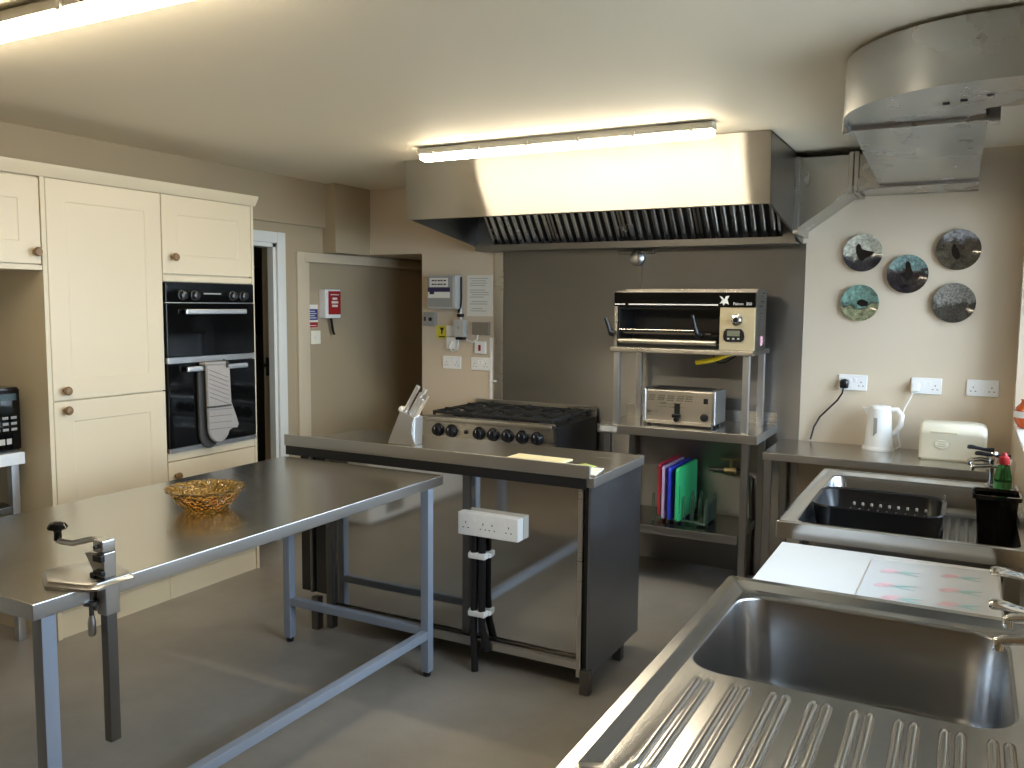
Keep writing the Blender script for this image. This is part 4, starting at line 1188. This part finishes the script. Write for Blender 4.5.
tc_ = thing('larder_cabinet', 'tall cream larder cupboard with two doors and wooden knobs', 'cabinet', (-3.9, 2.7, 0))
MB().box(CB, CX, 2.376, 2.397, 0, 2.10, 0.001).box(CB, CX-0.024, 2.397, 3.010, 0.10, 2.10).box(CX-0.06, CX-0.012, 2.397, 3.010, 0, 0.12).build('carcass', cream_in, tc_)
door(tc_, 2.400, 3.008, 1.107, 2.098, knob=(2.455, 1.150))
door(tc_, 2.400, 3.008, 0.125, 1.101, knob=(2.455, 1.060))
oh = thing('oven_housing', 'cream cabinet built around the black double oven', 'cabinet', (-3.9, 3.32, 0))
MB().box(CB, CX, 3.622, 3.640, 0, 2.10, 0.001).box(CB, CX-0.024, 3.012, 3.622, 0.10, 0.76).box(CB, CX-0.024, 3.012, 3.622, 1.66, 2.10).box(CB, CB+0.02, 3.012, 3.622, 0.76, 1.66).box(CX-0.06, CX-0.012, 3.012, 3.622, 0, 0.12).build('carcass', cream_in, oh)
for za_, zb_ in ((1.662, 1.694), (0.732, 0.774)):
    MB().box(CX-0.024, CX-0.002, 3.013, 3.621, za_, zb_, 0.001).build('filler_strip', cream, oh)
door(oh, 3.013, 3.620, 1.700, 2.098, knob=(3.075, 1.785))
door(oh, 3.013, 3.620, 0.430, 0.727, 'drawer', knob=(3.058, 0.652))
door(oh, 3.013, 3.620, 0.125, 0.425, 'drawer')
uc = thing('wall_cupboard', 'cream top cupboard with wooden knob above the niche beside the larder', 'cabinet', (-3.9, 2.07, 1.69))
MB().box(CB, CX-0.023, 1.77, 2.375, 1.692, 2.10, 0.001).box(CX-0.023, CX-0.004, 1.77, 2.375, 1.692, 1.714, 0.001).build('carcass', cream_in, uc)
door(uc, 1.775, 2.370, 1.718, 2.092, knob=(2.340, 1.770))
cr_ = thing('cornice_board', 'cream cornice running along the top of the tall cupboards', 'cornice', (-3.7, 2.8, 2.10))
MB().prism([(CB, 1.70, 2.10), (CX+0.002, 1.70, 2.10), (CX+0.028, 1.70, 2.142), (CX+0.030, 1.70, 2.154), (CB, 1.70, 2.154)], (0, 1.955, 0)).build('moulding', cream_in, cr_)

# double oven
ov = thing('double_oven', 'black glass built-in double oven with silver handles', 'oven', (-3.9, 3.32, 0.776))
MB().box(CB+0.03, CX-0.006, 3.018, 3.618, 0.778, 1.655).build('body', black_mat, ov)
cp = MB().box(CX-0.006, CX+0.012, 3.016, 3.620, 1.556, 1.656, 0.003).build('control_panel', black_gloss, ov)
MB().box(CX+0.012, CX+0.013, 3.26, 3.38, 1.598, 1.606).build('clock_display', grey_plastic, cp)
for y in (3.119, 3.200, 3.463, 3.540):
    MB().lathe([(0.026, 0), (0.027, 0.003), (0.023, 0.004), (0.021, 0.022), (0.016, 0.025)], (CX+0.012, y, 1.592), 24, axis='x').build('knob', mat('oven_knob_ring', srgb(70, 70, 70), 0.3, metal=0.6), cp)
for z0_, z1_, hz in ((1.272, 1.550, 1.507), (0.800, 1.236, 1.207)):
    dd = MB().box(CX-0.006, CX+0.014, 3.016, 3.620, z0_, z1_, 0.003).build('oven_door', black_gloss, ov)
    MB().box(CX+0.032, CX+0.048, 3.115, 3.535, hz-0.014, hz+0.014, 0.006).box(CX+0.012, CX+0.036, 3.14, 3.156, hz-0.007, hz+0.007).box(CX+0.012, CX+0.036, 3.495, 3.511, hz-0.007, hz+0.007).build('handle', st_handle, dd)
for za_, zb_ in ((1.550, 1.555), (1.240, 1.270), (0.776, 0.798)):
    MB().box(CX-0.006, CX+0.016, 3.016, 3.620, za_, zb_, 0.001).build('trim_strip', alu, ov)

# oven glove over the lower handle
og = thing('oven_glove', 'grey quilted double oven glove draped over the lower oven handle', 'oven glove', (CX+0.04, 3.30, 0.8))
def glove(xo, y0, y1, zt, zb, thumb):
    n = 10
    P = [(y0, zt), (y1, zt), (y1+0.008, zt-0.20)]
    if thumb:
        P += [(y1+0.045, zt-0.29), (y1+0.060, zt-0.335), (y1+0.05, zt-0.355), (y1+0.02, zt-0.352), (y1-0.01, zt-0.362)]
    w_ = y1-y0
    cy_ = (y0+y1)/2+0.0
    for k in range(n+1):
        a = -PI*k/n*1.0
        P.append((cy_+w_*0.5*math.cos(a)*0.92, zb+0.085+0.085*math.sin(a)))
    P += [(y0+0.004, zt-0.25)]
    return P
def slab(P, x, th, m, mi=0):
    cy_ = sum(p[0] for p in P)/len(P)
    cz_ = sum(p[1] for p in P)/len(P)
    f = lambda s, xx: [(xx, cy_+(y-cy_)*s, cz_+(z-cz_)*s) for y, z in P]
    return MB().loops([f(0.95, x), f(1, x+th*0.35), f(1, x+th*0.65), f(0.95, x+th)])
GO = -0.055
Pf = glove(0, 3.272+GO, 3.432+GO, 1.222, 0.80, True)
Pb = glove(0, 3.245+GO, 3.40+GO, 1.215, 0.772, False)
slab(Pf, CX+0.050, 0.02, fabric_l).build('front_mitt', fabric_l, og)
slab(Pb, CX+0.0155, 0.016, fabric_d).build('back_mitt', fabric_d, og)
MB().box(CX+0.018, CX+0.068, 3.262+GO, 3.43+GO, 1.2215, 1.240, 0.008).build('fold', fabric_l, og)
st_ = MB()
for i in range(-4, 9):
    ya, yb = 3.285+GO, 3.42+GO
    za_ = 1.20-i*0.024
    p = [(ya, za_), (yb, za_-0.05)]
    if za_ < 1.205 and za_-0.05 > 1.0:
        st_.tube([(CX+0.0706, p[0][0], p[0][1]), (CX+0.0706, p[1][0], p[1][1])], 0.0015, 6)
for z in (0.985, 0.95, 0.915, 0.88):
    st_.tube([(CX+0.0706, 3.285+GO, z), (CX+0.0706, 3.44+GO, z-0.006)], 0.0015, 6)
st_.build('stitching', mat('grey_thread', srgb(112, 106, 100), 0.9), og)
MB().tube([(CX+0.0705, 3.27+GO, 1.0), (CX+0.072, 3.35+GO, 0.998), (CX+0.0705, 3.435+GO, 0.998)], 0.005, 8).build('seam_binding', fabric_d, og)
MB().tube([(CX+0.045, 3.41+GO, 1.243), (CX+0.068, 3.415+GO, 1.236), (CX+0.074, 3.41+GO, 1.205)], 0.007, 8).build('hanging_loop', fabric_d, og)

# ================================================================== NICHE: SMALL TABLE AND MICROWAVE
nt_ = thing('side_table', 'small white topped table in the niche left of the larder', 'table', (-3.8, 1.9, 0))
nx1, ny1, NZ = -3.74, 2.333, 0.878
MB().box(-4.15, nx1, 1.55, ny1, NZ-0.055, NZ, 0.004).build('top', white_top, nt_)
for x in (nx1-0.07, -4.12):
    for y in (1.58, ny1-0.045):
        MB().box(x, x+0.036, y, y+0.036, 0, NZ-0.055, 0.003).build('leg', st_leg, nt_)
MB().box(-4.12, nx1-0.04, 1.6, ny1-0.02, 0.60, 0.63, 0.003).build('lower_shelf', st_dark, nt_)
mw = thing('microwave', 'black microwave on the white topped side table', 'microwave', (-3.8, 1.92, NZ))
MX = -3.755
MB().box(-4.19, MX-0.015, 1.858, 2.333, NZ+0.008, NZ+0.292, 0.006).build('body', black_gloss, mw)
MB().box(MX-0.015, MX, 1.863, 2.188, NZ+0.015, NZ+0.285, 0.003).build('door', black_gloss, mw)
pn = MB().box(MX-0.015, MX, 2.193, 2.328, NZ+0.015, NZ+0.285, 0.003).build('control_panel', black_gloss, mw)
MB().box(MX, MX+0.001, 2.208, 2.313, NZ+0.235, NZ+0.265).build('display', mat('dark_display', srgb(40, 60, 60), 0.15), pn)
bt_ = MB()
for i in range(3):
    for j in range(3):
        bt_.box(MX, MX+0.0012, 2.208+i*0.038, 2.234+i*0.038, NZ+0.10+j*0.026, NZ+0.112+j*0.026)
bt_.build('button_pad', grey_plastic, pn)
MB().box(MX, MX+0.0015, 2.213, 2.253, NZ+0.04, NZ+0.065).box(MX, MX+0.0015, 2.261, 2.283, NZ+0.04, NZ+0.065).build('panel_lettering', lightgrey_plastic, pn)
for x in (-4.14, MX-0.06):
    for y in (1.898, 2.278):
        MB().cyl((x, y, NZ), (x, y, NZ+0.01), 0.015).build('foot', black_plastic, mw)
# white units further along the left wall (seen mirrored in the island panel)
wu = thing('chest_freezer', 'white chest freezer along the left wall mirrored in the island panel', 'freezer', (-3.9, 0.9, 0))
MB().box(-4.2, CX, 0.2, 1.50, 0.02, 0.82, 0.01).build('body', white_top, wu)
MB().box(-4.2, CX+0.01, 0.19, 1.51, 0.825, 0.88, 0.012).build('lid', white_top, wu)
MB().box(CX, CX+0.004, 1.10, 1.30, 0.06, 0.24).build('vent_grille', grey_plastic, wu)

# ================================================================== WALL FITTINGS: LEFT AND BACK
PX = XL-0.035
fbk = thing('fire_blanket', 'white and red fire blanket box with black pull strap in the recess', 'fire blanket', (PX, 4.72, 1.45))
MB().box(PX, PX+0.06, 4.610, 4.772, 1.452, 1.652, 0.006).build('case', white_plastic, fbk)
MB().box(PX+0.06, PX+0.0612, 4.640, 4.769, 1.478, 1.640).build('red_panel', red_m, fbk)
wr = MB()
for i, (a, b) in enumerate(((4.657, 4.717), (4.652, 4.722), (4.662, 4.712))):
    wr.box(PX+0.0612, PX+0.062, a+0.02, b+0.02, 1.53+i*0.025, 1.545+i*0.025)
wr.box(PX+0.0612, PX+0.062, 4.662, 4.752, 1.612, 1.618).build('panel_lettering', paper_m, fbk)
MB().prism([(PX+0.03, y, z) for y, z in ((4.687, 1.455), (4.707, 1.455), (4.727, 1.36), (4.742, 1.335), (4.722, 1.335), (4.707, 1.36))], (0.006, 0, 0)).build('pull_strap', black_plastic, fbk)
fs = thing('fire_sign', 'small blue and red fire instruction sign beside the fire blanket', 'sign', (PX, 4.55, 1.4))
MB().box(PX, PX+0.002, 4.497, 4.596, 1.385, 1.545).build('board', paper_m, fs)
MB().box(PX+0.002, PX+0.003, 4.499, 4.594, 1.44, 1.515).build('blue_panel', blue_sign, fs)
MB().box(PX+0.002, PX+0.003, 4.499, 4.594, 1.388, 1.425).build('red_panel', red_m, fs)
mm = MB()
for i in range(4):
    mm.box(PX+0.003, PX+0.0036, 4.51, 4.58-0.015*(i % 2), 1.452+i*0.015, 1.457+i*0.015)
mm.box(PX+0.003, PX+0.0036, 4.51, 4.58, 1.40, 1.405).build('sign_lettering', paper_m, fs)
sw = thing('light_switch', 'cream switch box below the small fire sign', 'switch', (PX, 4.54, 1.32))
MB().box(PX, PX+0.03, 4.494, 4.592, 1.275, 1.368, 0.004).build('box', cream_enamel, sw)
MB().box(PX+0.03, PX+0.035, 4.53, 4.546, 1.31, 1.335, 0.002).build('rocker', white_plastic, sw)
tag(MB().box(-4.8995, -4.88, 4.80, 4.975, 1.30, 1.82, 0.003).build('framed_picture', [black_gloss]), 'black framed picture on the corridor wall seen through the doorway', 'picture')

cu = thing('consumer_unit', 'grey electrical consumer unit with white labels high on the back wall', 'fuse box', (-3.16, YB, 1.52))
MB().box(-3.285, -3.06, YB-0.09, YB, 1.525, 1.752, 0.006).build('case', lightgrey_plastic, cu)
MB().box(-3.283, -3.08, YB-0.098, YB-0.09, 1.54, 1.742, 0.004).build('cover', grey_plastic, cu)
MB().box(-3.262, -3.115, YB-0.0995, YB-0.098, 1.672, 1.733).build('upper_label', paper_m, cu)
mm = MB()
for i, z in enumerate((1.715, 1.690)):
    for j in range(5):
        mm.box(-3.245+j*0.024, -3.245+j*0.024+(0.016 if j % 2 else 0.02), YB-0.1003, YB-0.0995, z-0.005, z+0.004)
mm.build('label_lettering', ink, cu)
MB().box(-3.275, -3.10, YB-0.1, YB-0.098, 1.640, 1.668).box(-3.262, -3.225, YB-0.1, YB-0.098, 1.622, 1.640).build('purple_band', purple_m, cu)
MB().box(-3.275, -3.10, YB-0.0995, YB-0.098, 1.598, 1.638).build('lower_label', paper_m, cu)
MB().tube([(-3.052, YB-0.03, 1.74), (-3.05, YB-0.03, 1.6), (-3.055, YB-0.03, 1.55), (-3.075, YB-0.03, 1.50)], 0.007, 8).build('side_cable', black_plastic, cu)
nt2 = thing('paper_notice', 'white typed paper notice pinned beside the consumer unit', 'notice', (-2.93, YB, 1.47))
MB().box(-3.022, -2.822, YB-0.0015, YB, 1.478, 1.752).build('sheet', paper_m, nt2)
mm = MB()
random.seed(3)
for i in range(15):
    if i in (4, 9, 12):
        continue
    mm.box(-3.000+0.012*(i % 3 == 1), -2.85-random.random()*0.05, YB-0.0022, YB-0.0015, 1.728-i*0.0155, 1.732-i*0.0155)
mm.build('notice_lettering', mat('grey_ink', srgb(150, 146, 140), 0.6), nt2)
# small fittings below
sb = thing('switch_box', 'grey metal switch box at the wall corner below the consumer unit', 'switch', (-3.31, YB, 1.41))
MB().box(-3.356, -3.262, YB-0.04, YB, 1.408, 1.498, 0.004).build('box', grey_plastic, sb)
MB().box(-3.345, -3.333, YB-0.045, YB-0.04, 1.44, 1.468, 0.001).lathe([(0.014, 0.04), (0.013, 0.046)], (-3.295, YB, 1.452), 16, axis='y').build('switch_lever', black_plastic, sb)
ye = thing('warning_sticker', 'yellow warning sticker below the grey switch box', 'sticker', (-3.23, YB, 1.32))
MB().box(-3.270, -3.182, YB-0.001, YB, 1.318, 1.410).build('sticker', yellow_m, ye)
MB().prism([(-3.245, YB-0.001, 1.395), (-3.205, YB-0.001, 1.395), (-3.218, YB-0.001, 1.375), (-3.222, YB-0.001, 1.350), (-3.232, YB-0.001, 1.350), (-3.230, YB-0.001, 1.375)], (0, -0.0008, 0)).box(-3.25, -3.20, YB-0.0018, YB-0.001, 1.328, 1.336).build('warning_symbol', ink, ye)
b1 = thing('blank_plate', 'white blank wall plate right of the yellow sticker', 'wall plate', (-3.14, YB, 1.34))
MB().box(-3.178, -3.10, YB-0.02, YB, 1.338, 1.410, 0.003).build('plate', white_plastic, b1)
b2 = thing('blank_plate', 'white plate with a looped cable under the blank wall plate', 'wall plate', (-3.14, YB, 1.25))
MB().box(-3.178, -3.095, YB-0.02, YB, 1.250, 1.332, 0.003).build('plate', white_plastic, b2)
MB().tube([(-3.13, YB-0.024, 1.30), (-3.145, YB-0.03, 1.26), (-3.12, YB-0.03, 1.235), (-3.085, YB-0.028, 1.25), (-3.075, YB-0.025, 1.29), (-3.08, YB-0.025, 1.33)], 0.005, 8).build('cable', white_plastic, b2)
tmr = thing('isolator_box', 'pale isolator box with black ends between sticker and grey plate', 'switch', (-3.05, YB, 1.32))
MB().box(-3.095, -3.015, YB-0.06, YB, 1.335, 1.452, 0.005).build('box', lightgrey_plastic, tmr)
MB().box(-3.075, -3.045, YB-0.05, YB, 1.470, 1.492, 0.003).box(-3.085, -3.03, YB-0.05, YB, 1.316, 1.333, 0.003).build('cable_gland', black_plastic, tmr)
MB().cyl((-3.06, YB-0.02, 1.452), (-3.06, YB-0.02, 1.525), 0.008, seg=10).build('conduit', white_plastic, tmr)
MB().box(-3.062, -3.05, YB-0.064, YB-0.06, 1.39, 1.41, 0.001).build('rocker', grey_plastic, tmr)
gp = thing('grey_plate', 'flat grey metal box below the typed notice', 'wall plate', (-2.9, YB, 1.35))
MB().box(-2.968, -2.838, YB-0.03, YB, 1.352, 1.438, 0.004).build('box', mat('warm_grey_box', srgb(128, 118, 106), 0.4), gp)
MB().tube([(-2.93, YB-0.015, 1.352), (-2.935, YB-0.015, 1.32), (-2.97, YB-0.015, 1.30), (-3.02, YB-0.015, 1.315)], 0.006, 8).build('cable', white_plastic, gp)
rs = thing('fused_switch', 'white fused switch with a red rocker below the grey box', 'switch', (-2.9, YB, 1.23))
MB().box(-2.952, -2.868, YB-0.02, YB, 1.225, 1.308, 0.004).build('faceplate', white_plastic, rs)
MB().box(-2.92, -2.902, YB-0.025, YB-0.02, 1.245, 1.285, 0.002).build('rocker', red_m, rs)
G2 = 'double sockets below the consumer unit'
dsocket(-3.140, 1.157, 'white double wall socket below the consumer unit, nearer the recess', G2)
dsocket(-2.912, 1.155, 'white double wall socket below the consumer unit, nearer the splashback', G2)
pt_ = thing('cable_trunking', 'thin white vertical cable trunking along the splashback edge', 'trunking', (-2.83, YB, 0.9))
MB().box(-2.838, -2.820, YB-0.012, YB, 0.80, 1.335, 0.002).build('trunk', white_plastic, pt_)
MB().box(-2.838, -2.785, YB-0.016, YB-0.0125, 1.04, 1.052).build('clip', white_plastic, pt_)
